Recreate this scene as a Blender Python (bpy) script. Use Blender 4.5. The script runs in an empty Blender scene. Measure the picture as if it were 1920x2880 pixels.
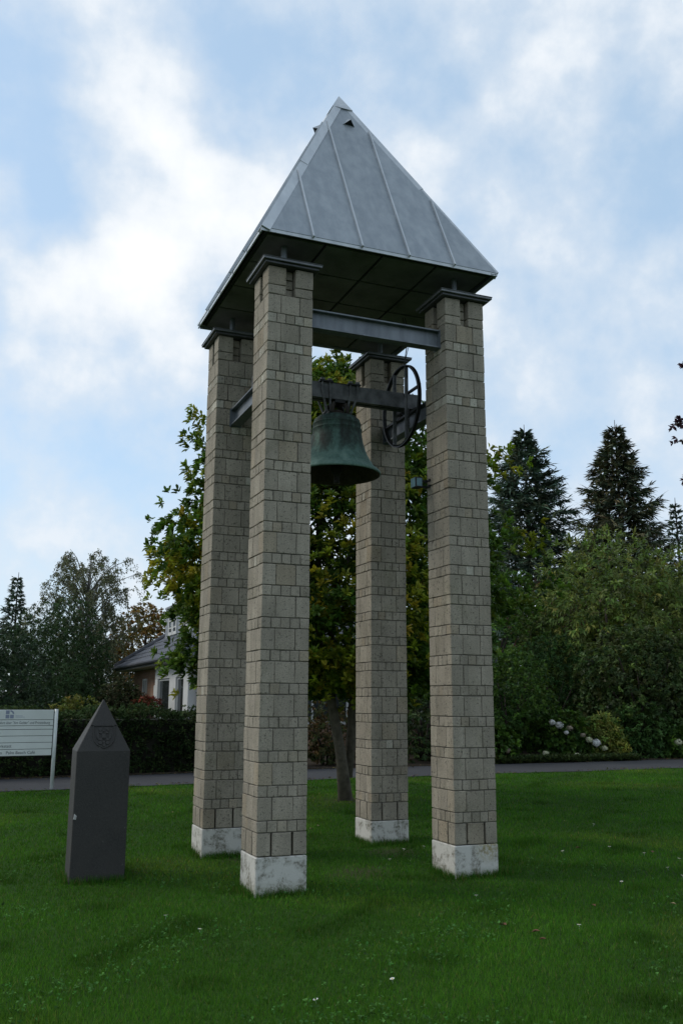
import bpy, bmesh, math, random
import numpy as np
from mathutils import Vector, Matrix

random.seed(7)
RNG = np.random.default_rng(11)
SC = bpy.context.scene
COL = SC.collection
R = math.radians

# ------------------------------------------------------------------ camera
CAM = Vector((-2.5104, -8.2043, 1.6749))
YAW, PITCH, ROLL = 1.1884195, 0.2016236, 0.0046431
fwd = Vector((math.cos(PITCH) * math.cos(YAW), math.cos(PITCH) * math.sin(YAW), math.sin(PITCH)))
rgt = Vector((math.sin(YAW), -math.cos(YAW), 0))
upv = rgt.cross(fwd)
rr = rgt * math.cos(ROLL) + upv * math.sin(ROLL)
uu = upv * math.cos(ROLL) - rgt * math.sin(ROLL)
cd = bpy.data.cameras.new('camera')
cam = bpy.data.objects.new('camera', cd)
COL.objects.link(cam)
cam.matrix_world = Matrix(((rr.x, uu.x, -fwd.x, CAM.x), (rr.y, uu.y, -fwd.y, CAM.y), (rr.z, uu.z, -fwd.z, CAM.z), (0, 0, 0, 1)))
cd.sensor_fit = 'HORIZONTAL'
cd.sensor_width = 36
cd.lens = 36 * 2610.565 / 1920
cd.clip_start = 0.05
cd.clip_end = 3000
SC.camera = cam

# ------------------------------------------------------------------ sun + sky
SUN_AZ, SUN_EL = R(150), R(38)
sdir = Vector((math.cos(SUN_EL) * math.cos(SUN_AZ), math.cos(SUN_EL) * math.sin(SUN_AZ), math.sin(SUN_EL)))
sl = bpy.data.lights.new('sun', 'SUN')
sl.energy = 1.2
sl.angle = R(18)
sl.color = (1.0, 0.95, 0.87)
so = bpy.data.objects.new('sun', sl)
so.rotation_euler = sdir.to_track_quat('Z', 'Y').to_euler()
COL.objects.link(so)

world = bpy.data.worlds.new('World')
SC.world = world
world.use_nodes = True
wt = world.node_tree
wt.nodes.clear()


def N(t, typ, **kw):
    n = t.nodes.new(typ)
    for k, v in kw.items():
        setattr(n, k, v)
    return n


def setin(t, n, name, v):
    s = n.inputs[name]
    if isinstance(v, bpy.types.NodeSocket):
        t.links.new(v, s)
    else:
        s.default_value = v


def mathn(t, op, a, b=None, c=None, clamp=False):
    n = N(t, 'ShaderNodeMath', operation=op, use_clamp=clamp)
    setin(t, n, 0, a)
    if b is not None:
        setin(t, n, 1, b)
    if c is not None:
        setin(t, n, 2, c)
    return n.outputs[0]


def mixc(t, fac, a, b, blend='MIX'):
    n = N(t, 'ShaderNodeMix', data_type='RGBA', blend_type=blend)
    for i, v in ((0, fac), (6, a), (7, b)):
        if isinstance(v, bpy.types.NodeSocket):
            t.links.new(v, n.inputs[i])
        else:
            n.inputs[i].default_value = (*v, 1) if isinstance(v, tuple) and len(v) == 3 else v
    return n.outputs[2]


def maprange(t, v, a, b, c, d, smooth=False):
    n = N(t, 'ShaderNodeMapRange', interpolation_type='SMOOTHSTEP' if smooth else 'LINEAR')
    t.links.new(v, n.inputs[0])
    for i, x in zip((1, 2, 3, 4), (a, b, c, d)):
        n.inputs[i].default_value = x
    return n.outputs[0]


def noise(t, vec, scale, detail=4, rough=0.5, dist=0.0, color=False):
    n = N(t, 'ShaderNodeTexNoise')
    if vec is not None:
        t.links.new(vec, n.inputs['Vector'])
    n.inputs['Scale'].default_value = scale
    n.inputs['Detail'].default_value = detail
    n.inputs['Roughness'].default_value = rough
    n.inputs['Distortion'].default_value = dist
    return n.outputs['Color' if color else 'Fac']


# cloud banks and blue gaps of the sky: direction (unit), angular size, weight
BANKS = [(0.100,0.910,0.403,0.123,0.75),(0.137,0.880,0.454,0.117,0.60),(0.152,0.822,0.549,0.123,0.55),(0.114,0.792,0.600,0.100,0.35),
(0.198,0.800,0.567,0.088,0.35),(0.234,0.856,0.462,0.117,0.35),(0.027,0.905,0.425,0.076,0.35),(0.443,0.736,0.512,0.100,0.42),
(0.469,0.653,0.595,0.135,0.22),(0.548,0.628,0.553,0.152,0.20),(0.553,0.728,0.406,0.152,0.36),(0.393,0.733,0.556,0.088,0.20),
(0.634,0.709,0.308,0.088,0.40),(0.423,0.656,0.625,0.094,0.40),(0.077,0.773,0.630,0.094,0.25),(0.252,0.726,0.640,0.088,0.15),
(0.042,0.860,0.508,0.123,-0.75),(0.003,0.839,0.545,0.100,-0.50),(0.205,0.767,0.608,0.076,-0.50),(0.318,0.722,0.614,0.111,-0.35),
(0.371,0.726,0.579,0.070,-0.20),(0.489,0.704,0.514,0.076,-0.30),(0.578,0.652,0.491,0.076,-0.35),(0.247,0.784,0.569,0.053,-0.35),
(0.543,0.782,0.305,0.129,-0.30),(0.080,0.960,0.267,0.152,-0.30),(0.180,0.947,0.266,0.117,-0.20),(0.031,0.925,0.379,0.070,0.10),
(0.068,0.885,0.461,0.070,-0.30),(0.633,0.692,0.348,0.070,-0.30),(0.015,0.796,0.605,0.065,-0.30)]
tc = N(wt, 'ShaderNodeTexCoord')
dirv = tc.outputs['Generated']
wc = noise(wt, dirv, 6.0, 4, 0.5, color=True)
wv = N(wt, 'ShaderNodeVectorMath', operation='MULTIPLY_ADD')
wt.links.new(wc, wv.inputs[0])
wv.inputs[1].default_value = (0.24, 0.24, 0.24)
wv.inputs[2].default_value = (-0.12, -0.12, -0.12)
wa = N(wt, 'ShaderNodeVectorMath', operation='ADD')
wt.links.new(dirv, wa.inputs[0])
wt.links.new(wv.outputs[0], wa.inputs[1])
acc = maprange(wt, noise(wt, dirv, 4.5, 7, 0.55, 0.0), 0.28, 0.70, 0.16, 0.74)
for bx_, by_, bz_, br_, bw_ in BANKS:
    dn = N(wt, 'ShaderNodeVectorMath', operation='DISTANCE')
    wt.links.new(wa.outputs[0], dn.inputs[0])
    dn.inputs[1].default_value = (bx_, by_, bz_)
    acc = mathn(wt, 'ADD', acc, maprange(wt, dn.outputs['Value'], 0.0, br_ * 1.15, bw_ * (0.7 if bw_ > 0 else 0.62), 0.0, True))
fine = maprange(wt, noise(wt, dirv, 9, 8, 0.58, 0.0), 0.3, 0.7, -0.26, 0.26)
acc = mathn(wt, 'ADD', acc, fine)
cloud = maprange(wt, acc, -0.05, 1.0, 0.0, 1.0, True)
cloud = mathn(wt, 'MINIMUM', cloud, 1.0)
sky = N(wt, 'ShaderNodeTexSky', sky_type='NISHITA')
sky.sun_disc = False
sky.sun_elevation = SUN_EL
sky.sun_rotation = R(300)
sky.air_density = 1.0
sky.dust_density = 1.0
sky.ozone_density = 1.2
SKY_STR = 0.15
veil = mixc(wt, 0.66, sky.outputs[0], (2.75, 3.75, 4.75))
cloudc = mixc(wt, maprange(wt, acc, 0.55, 1.35, 0.0, 1.0), (3.85, 4.25, 4.7), (5.3, 5.4, 5.5))
skyc = mixc(wt, cloud, veil, cloudc)
bg = N(wt, 'ShaderNodeBackground')
wt.links.new(skyc, bg.inputs[0])
bg.inputs[1].default_value = SKY_STR
wo = N(wt, 'ShaderNodeOutputWorld')
wt.links.new(bg.outputs[0], wo.inputs[0])

SC.view_settings.view_transform = 'Standard'
SC.view_settings.look = 'None'
SC.view_settings.gamma = 1
SC.view_settings.use_curve_mapping = False
SC.view_settings.exposure = 0.38
SC.render.engine = 'CYCLES'
SC.cycles.max_bounces = 6
SC.cycles.diffuse_bounces = 3
SC.cycles.use_denoising = True


# ------------------------------------------------------------------ tagging helpers
def tag(o, label=None, cat=None, group=None, kind=None):
    for k, v in (('label', label), ('category', cat), ('group', group), ('kind', kind)):
        if v:
            o[k] = v
    return o


def empty(name, loc=(0, 0, 0), rz=0.0):
    o = bpy.data.objects.new(name, None)
    o.empty_display_size = 0.2
    o.location = loc
    o.rotation_euler = (0, 0, rz)
    COL.objects.link(o)
    return o


def link(name, me, mat=None, parent=None, loc=None, rz=None):
    if mat is not None and not me.materials:
        me.materials.append(mat)
    o = bpy.data.objects.new(name, me)
    COL.objects.link(o)
    if parent is not None:
        o.parent = parent
    if loc is not None:
        o.location = loc
    if rz is not None:
        o.rotation_euler = (0, 0, rz)
    return o


class MB:
    """collects shapes into one mesh"""

    def __init__(self):
        self.v, self.f = [], []

    def add(self, vs, fs):
        n = len(self.v)
        self.v += [tuple(p) for p in vs]
        self.f += [tuple(i + n for i in q) for q in fs]
        return self

    def box(self, x0, x1, y0, y1, z0, z1):
        vs = [(x, y, z) for z in (z0, z1) for y in (y0, y1) for x in (x0, x1)]
        return self.add(vs, [(0, 2, 3, 1), (4, 5, 7, 6), (0, 1, 5, 4), (1, 3, 7, 5), (3, 2, 6, 7), (2, 0, 4, 6)])

    def bar(self, a, b, w, h=None, up=(0, 0, 1)):
        """rectangular bar from a to b"""
        a, b = Vector(a), Vector(b)
        h = h or w
        d = (b - a).normalized()
        s = d.cross(Vector(up))
        if s.length < 1e-4:
            s = d.cross(Vector((1, 0, 0)))
        s.normalize()
        t = s.cross(d)
        vs = []
        for p in (a, b):
            for i, j in ((-1, -1), (1, -1), (1, 1), (-1, 1)):
                vs.append(p + s * (i * w / 2) + t * (j * h / 2))
        return self.add(vs, [(0, 1, 2, 3), (4, 7, 6, 5), (0, 4, 5, 1), (1, 5, 6, 2), (2, 6, 7, 3), (3, 7, 4, 0)])

    def tube(self, pts, rad, n=8, cap=True):
        pts = [Vector(p) for p in pts]
        if not isinstance(rad, (list, tuple)):
            rad = [rad] * len(pts)
        vs, fs = [], []
        for i, p in enumerate(pts):
            d = (pts[min(i + 1, len(pts) - 1)] - pts[max(i - 1, 0)]).normalized()
            s = d.cross(Vector((0.31, 0.95, 0.05)))
            if s.length < 0.05:
                s = d.cross(Vector((1, 0, 0)))
            s.normalize()
            t = d.cross(s)
            for k in range(n):
                a = 2 * math.pi * k / n
                vs.append(p + (s * math.cos(a) + t * math.sin(a)) * rad[i])
        for i in range(len(pts) - 1):
            for k in range(n):
                fs.append((i * n + k, i * n + (k + 1) % n, (i + 1) * n + (k + 1) % n, (i + 1) * n + k))
        if cap:
            fs.append(tuple(range(n))[::-1])
            fs.append(tuple((len(pts) - 1) * n + k for k in range(n)))
        return self.add(vs, fs)

    def lathe(self, prof, n=40, c=(0, 0, 0)):
        vs, fs = [], []
        for r_, z in prof:
            for k in range(n):
                a = 2 * math.pi * k / n
                vs.append((c[0] + r_ * math.cos(a), c[1] + r_ * math.sin(a), c[2] + z))
        for i in range(len(prof) - 1):
            for k in range(n):
                fs.append((i * n + k, i * n + (k + 1) % n, (i + 1) * n + (k + 1) % n, (i + 1) * n + k))
        return self.add(vs, fs)

    def prism(self, poly, off):
        """closed polygon (3-D points) extruded by vector off"""
        n = len(poly)
        off = Vector(off)
        vs = [Vector(p) for p in poly] + [Vector(p) + off for p in poly]
        fs = [tuple(range(n))[::-1], tuple(range(n, 2 * n))]
        for k in range(n):
            fs.append((k, (k + 1) % n, n + (k + 1) % n, n + k))
        return self.add(vs, fs)

    def mesh(self, name, smooth=False, bevel=0.0):
        me = bpy.data.meshes.new(name)
        me.from_pydata(self.v, [], self.f)
        bm = bmesh.new()
        bm.from_mesh(me)
        bmesh.ops.recalc_face_normals(bm, faces=bm.faces)
        if bevel:
            bmesh.ops.bevel(bm, geom=[e for e in bm.edges if e.is_manifold and e.calc_face_angle(0) > 0.5], offset=bevel, segments=1, affect='EDGES')
        bm.to_mesh(me)
        bm.free()
        if smooth:
            for p in me.polygons:
                p.use_smooth = True
        me.update()
        return me

    def build(self, name, mat, parent=None, smooth=False, bevel=0.0, loc=None, rz=None):
        return link(name, self.mesh(name, smooth, bevel), mat, parent, loc, rz)


# ------------------------------------------------------------------ materials
def mat(name, rough=0.8, metallic=0.0, spec=0.3):
    m = bpy.data.materials.new(name)
    m.use_nodes = True
    t = m.node_tree
    b = t.nodes['Principled BSDF']
    b.inputs['Roughness'].default_value = rough
    b.inputs['Metallic'].default_value = metallic
    b.inputs['Specular IOR Level'].default_value = spec
    return m, t, b


def objco(t):
    return N(t, 'ShaderNodeTexCoord').outputs['Object']


def geopos(t):
    return N(t, 'ShaderNodeNewGeometry').outputs['Position']


def bump(t, b, h, strength=0.4, dist=0.01):
    n = N(t, 'ShaderNodeBump')
    n.inputs['Strength'].default_value = strength
    n.inputs['Distance'].default_value = dist
    t.links.new(h, n.inputs['Height'])
    t.links.new(n.outputs[0], b.inputs['Normal'])


def simple(name, c, rough=0.7, metallic=0.0, var=0.25, scale=8.0, spec=0.3, bumpd=0.0):
    m, t, b = mat(name, rough, metallic, spec)
    f = noise(t, geopos(t), scale, 5, 0.6)
    k = maprange(t, f, 0.3, 0.7, 1 - var, 1 + var)
    hs = N(t, 'ShaderNodeHueSaturation')
    hs.inputs['Color'].default_value = (*c, 1)
    t.links.new(k, hs.inputs['Value'])
    t.links.new(hs.outputs[0], b.inputs['Base Color'])
    if bumpd:
        bump(t, b, noise(t, geopos(t), scale * 6, 4, 0.6), 0.5, bumpd)
    return m


def block_mat(name, base, pale):
    m, t, b = mat(name, 0.92, 0, 0.15)
    g = N(t, 'ShaderNodeNewGeometry')
    oi = N(t, 'ShaderNodeObjectInfo')
    rnd = mathn(t, 'FRACT', mathn(t, 'ADD', g.outputs['Random Per Island'], oi.outputs['Random']))
    pos = g.outputs['Position']
    speck = noise(t, pos, 95, 3, 0.7)
    pits = maprange(t, noise(t, pos, 42, 2, 0.5), 0.30, 0.40, 0.45, 1.0)
    blot = maprange(t, noise(t, pos, 3.2, 5, 0.6), 0.3, 0.7, 0.86, 1.12)
    val = mathn(t, 'MULTIPLY', maprange(t, rnd, 0, 1, 0.90, 1.09), blot)
    val = mathn(t, 'MULTIPLY', val, maprange(t, speck, 0.3, 0.7, 0.72, 1.26))
    val = mathn(t, 'MULTIPLY', val, pits)
    # rain-washed grime bands from the caps and the wind side: streaks elongated along z
    sv = N(t, 'ShaderNodeMapping')
    sv.inputs['Scale'].default_value = (9, 9, 0.7)
    t.links.new(pos, sv.inputs['Vector'])
    val = mathn(t, 'MULTIPLY', val, maprange(t, noise(t, sv.outputs[0], 1.0, 4, 0.6), 0.35, 0.7, 0.86, 1.08))
    c = mixc(t, mathn(t, 'FRACT', mathn(t, 'MULTIPLY', rnd, 7.3)), base, pale)
    alg = mathn(t, 'MULTIPLY', maprange(t, noise(t, pos, 2.1, 6, 0.65, 0.5), 0.52, 0.68, 0, 0.55), maprange(t, noise(t, pos, 30, 4, 0.6), 0.35, 0.6, 0.3, 1))
    c = mixc(t, alg, c, (0.17, 0.158, 0.105))
    brown_tone = maprange(t, mathn(t, 'FRACT', mathn(t, 'MULTIPLY', rnd, 13.7)), 0.86, 0.95, 0, 0.35)
    c = mixc(t, brown_tone, c, (0.30, 0.235, 0.15))
    hs = N(t, 'ShaderNodeHueSaturation')
    t.links.new(c, hs.inputs['Color'])
    t.links.new(val, hs.inputs['Value'])
    t.links.new(hs.outputs[0], b.inputs['Base Color'])
    bump(t, b, mathn(t, 'MULTIPLY', speck, pits), 0.7, 0.006)
    return m


M = {}
M['block'] = block_mat('split_block', (0.272, 0.240, 0.188), (0.310, 0.274, 0.217))
M['block_pale'] = block_mat('lime_bloomed_block', (0.33, 0.30, 0.24), (0.41, 0.38, 0.31))
M['mortar'] = simple('mortar', (0.13, 0.12, 0.10), 0.95, 0, 0.3, 20)


def plinth_mat():
    m, t, b = mat('limewashed_concrete', 0.9, 0, 0.2)
    pos = geopos(t)
    oi = N(t, 'ShaderNodeObjectInfo')
    off = N(t, 'ShaderNodeVectorMath', operation='ADD')
    t.links.new(pos, off.inputs[0])
    t.links.new(pos, off.inputs[1])
    n1 = noise(t, pos, 7.5, 7, 0.68, 0.4)
    n2 = noise(t, pos, 34, 5, 0.65)
    dirt = mathn(t, 'MULTIPLY', maprange(t, n1, 0.465, 0.58, 0, 1), maprange(t, n2, 0.38, 0.6, 0.15, 1))
    c = mixc(t, mathn(t, 'MULTIPLY', dirt, 0.9), (0.50, 0.485, 0.44), (0.12, 0.11, 0.08))
    sep = N(t, 'ShaderNodeSeparateXYZ')
    t.links.new(pos, sep.inputs[0])
    splash = mathn(t, 'MULTIPLY', maprange(t, sep.outputs['Z'], 0.14, -0.01, 0, 1), maprange(t, n2, 0.35, 0.62, 0.1, 0.9))
    c = mixc(t, splash, c, (0.16, 0.17, 0.09))
    dv = N(t, 'ShaderNodeVectorMath', operation='DISTANCE')
    t.links.new(pos, dv.inputs[0])
    dv.inputs[1].default_value = (2.33, 0.0, 0.31)
    lich = mathn(t, 'MULTIPLY', maprange(t, dv.outputs['Value'], 0.17, 0.03, 0, 1), maprange(t, n2, 0.42, 0.55, 0.2, 1))
    c = mixc(t, mathn(t, 'MULTIPLY', lich, 0.85), c, (0.25, 0.20, 0.07))
    t.links.new(c, b.inputs['Base Color'])
    bump(t, b, n2, 0.5, 0.006)
    return m


M['plinth'] = plinth_mat()


def zinc_mat(name, c1, c2, metallic, rough):
    m, t, b = mat(name, rough, metallic, 0.4)
    pos = geopos(t)
    mp = N(t, 'ShaderNodeMapping')
    mp.inputs['Scale'].default_value = (6, 6, 0.9)
    t.links.new(pos, mp.inputs['Vector'])
    s = noise(t, mp.outputs[0], 1.6, 6, 0.6, 0.2)
    g = noise(t, pos, 2.2, 5, 0.6)
    c = mixc(t, maprange(t, mathn(t, 'ADD', mathn(t, 'MULTIPLY', s, 0.6), mathn(t, 'MULTIPLY', g, 0.4)), 0.38, 0.62, 0, 1), c1, c2)
    oi = N(t, 'ShaderNodeObjectInfo')
    hs = N(t, 'ShaderNodeHueSaturation')
    t.links.new(c, hs.inputs['Color'])
    t.links.new(maprange(t, oi.outputs['Random'], 0, 1, 0.92, 1.06), hs.inputs['Value'])
    t.links.new(hs.outputs[0], b.inputs['Base Color'])
    t.links.new(maprange(t, g, 0.3, 0.7, rough - 0.1, rough + 0.12), b.inputs['Roughness'])
    bump(t, b, noise(t, pos, 1.7, 2, 0.5), 0.25, 0.03)
    return m


M['zinc'] = zinc_mat('weathered_zinc', (0.235, 0.265, 0.293), (0.335, 0.365, 0.39), 0.25, 0.48)
M['zinc_edge'] = zinc_mat('zinc_edge_strip', (0.42, 0.445, 0.47), (0.54, 0.565, 0.585), 0.35, 0.42)
M['galv'] = zinc_mat('galvanised_steel', (0.10, 0.112, 0.125), (0.19, 0.207, 0.225), 0.35, 0.5)
M['dark_cap'] = zinc_mat('dark_sheet_cap', (0.055, 0.057, 0.06), (0.10, 0.103, 0.108), 0.3, 0.45)
M['cap_top'] = zinc_mat('cap_top_sheet', (0.10, 0.103, 0.108), (0.17, 0.175, 0.18), 0.3, 0.45)
M['soffit'] = simple('soffit_board', (0.16, 0.148, 0.150), 0.85, 0, 0.35, 3.0)
M['soffit_dark'] = simple('soffit_frame', (0.035, 0.036, 0.034), 0.85, 0, 0.3, 5.0)
M['iron'] = simple('black_iron', (0.028, 0.028, 0.028), 0.55, 0.3, 0.4, 12)
M['headstock'] = simple('headstock_steel', (0.13, 0.132, 0.134), 0.6, 0.3, 0.45, 9)
M['brown_tone'] = simple('crown_rust_mouth_shade', (0.05, 0.042, 0.035), 0.8, 0.1, 0.4, 12)


def bell_mat():
    m, t, b = mat('verdigris_bronze', 0.7, 0.15, 0.35)
    pos = objco(t)
    mp = N(t, 'ShaderNodeMapping')
    mp.inputs['Scale'].default_value = (7, 7, 2.0)
    t.links.new(pos, mp.inputs['Vector'])
    s = noise(t, mp.outputs[0], 1.0, 7, 0.65, 0.4)
    n2 = noise(t, pos, 26, 5, 0.65)
    sep = N(t, 'ShaderNodeSeparateXYZ')
    t.links.new(pos, sep.inputs[0])
    low = maprange(t, sep.outputs['Z'], -0.33, -0.60, 0.0, 0.16, True)
    v = mathn(t, 'ADD', mathn(t, 'ADD', mathn(t, 'MULTIPLY', s, 0.7), mathn(t, 'MULTIPLY', n2, 0.3)), low)
    cr = N(t, 'ShaderNodeValToRGB')
    t.links.new(v, cr.inputs[0])
    e = cr.color_ramp.elements
    e[0].position, e[0].color = 0.36, (0.022, 0.026, 0.022, 1)
    e[1].position, e[1].color = 0.78, (0.17, 0.265, 0.225, 1)
    k = e.new(0.48)
    k.color = (0.038, 0.062, 0.052, 1)
    k = e.new(0.60)
    k.color = (0.085, 0.16, 0.132, 1)
    t.links.new(cr.outputs[0], b.inputs['Base Color'])
    bump(t, b, n2, 0.4, 0.008)
    return m


M['bell'] = bell_mat()
M['basalt'] = simple('dark_basalt', (0.030, 0.028, 0.027), 0.8, 0, 0.22, 9, 0.35, 0.004)
def basalt_mat():
    m, t, b = mat('worn_basalt', 0.75, 0, 0.35)
    pos = geopos(t)
    n1 = noise(t, pos, 5.5, 6, 0.6, 0.3)
    n2 = noise(t, pos, 70, 4, 0.7)
    c = mixc(t, maprange(t, n1, 0.32, 0.68, 0, 1), (0.022, 0.021, 0.019), (0.040, 0.038, 0.034))
    c = mixc(t, maprange(t, n2, 0.35, 0.65, 0, 0.45), c, (0.055, 0.053, 0.05))
    lich = mathn(t, 'MULTIPLY', maprange(t, noise(t, pos, 24, 2, 0.5), 0.70, 0.76, 0, 0.5), maprange(t, n1, 0.4, 0.6, 0.2, 1))
    c = mixc(t, lich, c, (0.16, 0.16, 0.14))
    t.links.new(c, b.inputs['Base Color'])
    t.links.new(maprange(t, n1, 0.3, 0.7, 0.6, 0.85), b.inputs['Roughness'])
    bump(t, b, n2, 0.6, 0.006)
    return m


M['basalt'] = basalt_mat()
M['chip'] = simple('pale_chip', (0.4, 0.4, 0.38), 0.9, 0, 0.2, 30)
M['sign'] = simple('sign_panel', (0.74, 0.76, 0.74), 0.5, 0, 0.05, 3, 0.4)
M['sign_post'] = simple('sign_post_metal', (0.55, 0.58, 0.56), 0.45, 0.1, 0.1, 6, 0.4)
M['ink'] = simple('sign_ink', (0.10, 0.11, 0.13), 0.7, 0, 0.1, 3)
M['ink_soft'] = simple('sign_logo_ink', (0.29, 0.32, 0.42), 0.7, 0, 0.1, 3)
M['white'] = simple('white_paint', (0.55, 0.55, 0.53), 0.6, 0, 0.08, 3)
M['glass'], _t, _b = mat('window_glass', 0.06, 0.0, 0.6)
_b.inputs['Base Color'].default_value = (0.03, 0.034, 0.036, 1)
M['curtain'] = simple('half_curtain', (0.30, 0.36, 0.34), 0.9, 0, 0.15, 6)
M['slate'] = simple('dark_roof_tile', (0.058, 0.062, 0.074), 0.55, 0, 0.25, 4, 0.4)
M['dormer'] = simple('grey_cladding', (0.25, 0.27, 0.29), 0.7, 0, 0.12, 2)
M['soffit_house'] = simple('eaves_board', (0.36, 0.35, 0.32), 0.8, 0, 0.1, 2)
M['petal'] = simple('daisy_petal', (0.7, 0.7, 0.66), 0.7, 0, 0.05, 20)
M['yolk'] = simple('daisy_centre', (0.6, 0.42, 0.05), 0.7, 0, 0.1, 20)
M['hyd_white'] = simple('hydrangea_white', (0.62, 0.61, 0.55), 0.8, 0, 0.15, 30)
M['hyd_cream'] = simple('hydrangea_cream', (0.46, 0.45, 0.30), 0.8, 0, 0.2, 30)
M['dead_leaf'] = simple('fallen_brown_leaf', (0.13, 0.065, 0.035), 0.8, 0, 0.3, 20)
M['pale_leaf'] = simple('fallen_pale_leaf', (0.40, 0.30, 0.16), 0.8, 0, 0.2, 20)
M['concrete'] = simple('old_concrete', (0.24, 0.235, 0.21), 0.9, 0, 0.25, 7)
M['bark'] = simple('grey_bark', (0.095, 0.082, 0.06), 0.9, 0, 0.4, 10, 0.2, 0.01)
M['bark_dark'] = simple('dark_bark', (0.045, 0.036, 0.028), 0.9, 0, 0.4, 8, 0.2, 0.01)
M['bark_birch'] = simple('birch_bark', (0.17, 0.165, 0.15), 0.8, 0, 0.5, 5)
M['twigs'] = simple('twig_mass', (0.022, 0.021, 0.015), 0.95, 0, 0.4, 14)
M['teal'] = simple('teal_lamp_glass', (0.12, 0.22, 0.25), 0.35, 0, 0.2, 10, 0.5)


def brick_mat():
    m, t, b = mat('house_brick', 0.9, 0, 0.2)
    pos = geopos(t)
    sep = N(t, 'ShaderNodeSeparateXYZ')
    t.links.new(pos, sep.inputs[0])
    cmb = N(t, 'ShaderNodeCombineXYZ')
    t.links.new(mathn(t, 'ADD', sep.outputs['X'], sep.outputs['Y']), cmb.inputs[0])
    t.links.new(sep.outputs['Z'], cmb.inputs[1])
    br = N(t, 'ShaderNodeTexBrick')
    t.links.new(cmb.outputs[0], br.inputs['Vector'])
    br.inputs['Color1'].default_value = (0.33, 0.19, 0.125, 1)
    br.inputs['Color2'].default_value = (0.25, 0.145, 0.098, 1)
    br.inputs['Mortar'].default_value = (0.24, 0.21, 0.18, 1)
    br.inputs['Scale'].default_value = 1.0
    br.inputs['Brick Width'].default_value = 0.25
    br.inputs['Row Height'].default_value = 0.077
    br.inputs['Mortar Size'].default_value = 0.006
    t.links.new(mixc(t, maprange(t, noise(t, pos, 2.5, 5, 0.6), 0.3, 0.7, 0, 0.5), br.outputs['Color'], (0.12, 0.075, 0.05)), b.inputs['Base Color'])
    return m


M['brick'] = brick_mat()


def asphalt_mat():
    m, t, b = mat('asphalt', 0.85, 0, 0.35)
    pos = geopos(t)
    n1 = noise(t, pos, 1.2, 5, 0.6)
    n2 = noise(t, pos, 60, 3, 0.7)
    c = mixc(t, maprange(t, n1, 0.3, 0.7, 0, 1), (0.028, 0.028, 0.031), (0.042, 0.042, 0.045))
    c = mixc(t, maprange(t, n2, 0.55, 0.75, 0, 0.5), c, (0.075, 0.075, 0.072))
    t.links.new(c, b.inputs['Base Color'])
    bump(t, b, n2, 0.5, 0.005)
    return m


M['asphalt'] = asphalt_mat()


def soil_mat():
    m, t, b = mat('lawn_soil', 0.95, 0, 0.1)
    pos = geopos(t)
    n1 = noise(t, pos, 0.8, 6, 0.6)
    n2 = noise(t, pos, 18, 5, 0.65)
    c = mixc(t, maprange(t, n2, 0.35, 0.65, 0, 1), (0.018, 0.045, 0.007), (0.032, 0.075, 0.012))
    c = mixc(t, maprange(t, n1, 0.5, 0.75, 0, 0.4), c, (0.026, 0.030, 0.014))
    f = None
    for px_, py_, pr_ in ((1.25, 0.62, 0.5), (0.5, 1.75, 0.45), (2.0, 1.5, 0.4), (3.3, 5.9, 0.55)):
        d = N(t, 'ShaderNodeVectorMath', operation='DISTANCE')
        t.links.new(pos, d.inputs[0])
        d.inputs[1].default_value = (px_, py_, 0.03)
        k = maprange(t, d.outputs['Value'], pr_, pr_ * 0.3, 0, 0.75, True)
        f = k if f is None else mathn(t, 'MAXIMUM', f, k)
    c = mixc(t, mathn(t, 'MULTIPLY', f, maprange(t, n2, 0.35, 0.6, 0.2, 1)), c, (0.06, 0.045, 0.03))
    t.links.new(c, b.inputs['Base Color'])
    bump(t, b, n2, 0.6, 0.02)
    return m


M['soil'] = soil_mat()
M['bed'] = simple('garden_soil', (0.035, 0.028, 0.02), 0.95, 0, 0.4, 6, 0.1, 0.02)


def leaf_mat(name, rough=0.5, trans=0.3, spec=0.35):
    m = bpy.data.materials.new(name)
    m.use_nodes = True
    t = m.node_tree
    b = t.nodes['Principled BSDF']
    b.inputs['Roughness'].default_value = rough
    b.inputs['Specular IOR Level'].default_value = spec
    a = N(t, 'ShaderNodeAttribute', attribute_name='tint')
    t.links.new(a.outputs['Color'], b.inputs['Base Color'])
    tr = N(t, 'ShaderNodeBsdfTranslucent')
    hs = N(t, 'ShaderNodeHueSaturation')
    hs.inputs['Value'].default_value = 1.25
    hs.inputs['Hue'].default_value = 0.485
    t.links.new(a.outputs['Color'], hs.inputs['Color'])
    t.links.new(hs.outputs[0], tr.inputs['Color'])
    mx = N(t, 'ShaderNodeMixShader')
    mx.inputs[0].default_value = trans
    t.links.new(b.outputs[0], mx.inputs[1])
    t.links.new(tr.outputs[0], mx.inputs[2])
    t.links.new(mx.outputs[0], t.nodes['Material Output'].inputs[0])
    return m


M['leaf'] = leaf_mat('broad_leaf', 0.5, 0.32, 0.22)
M['leaf_dull'] = leaf_mat('dull_leaf', 0.65, 0.22, 0.12)
M['needle'] = leaf_mat('needle_spray', 0.6, 0.1, 0.25)
M['grass'] = leaf_mat('grass_blade', 0.7, 0.28, 0.06)


# ------------------------------------------------------------------ foliage engine
def unit(a):
    return a / np.maximum(np.linalg.norm(a, axis=-1, keepdims=True), 1e-9)


def rand_dirs(n):
    return unit(RNG.normal(size=(n, 3)))


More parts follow.
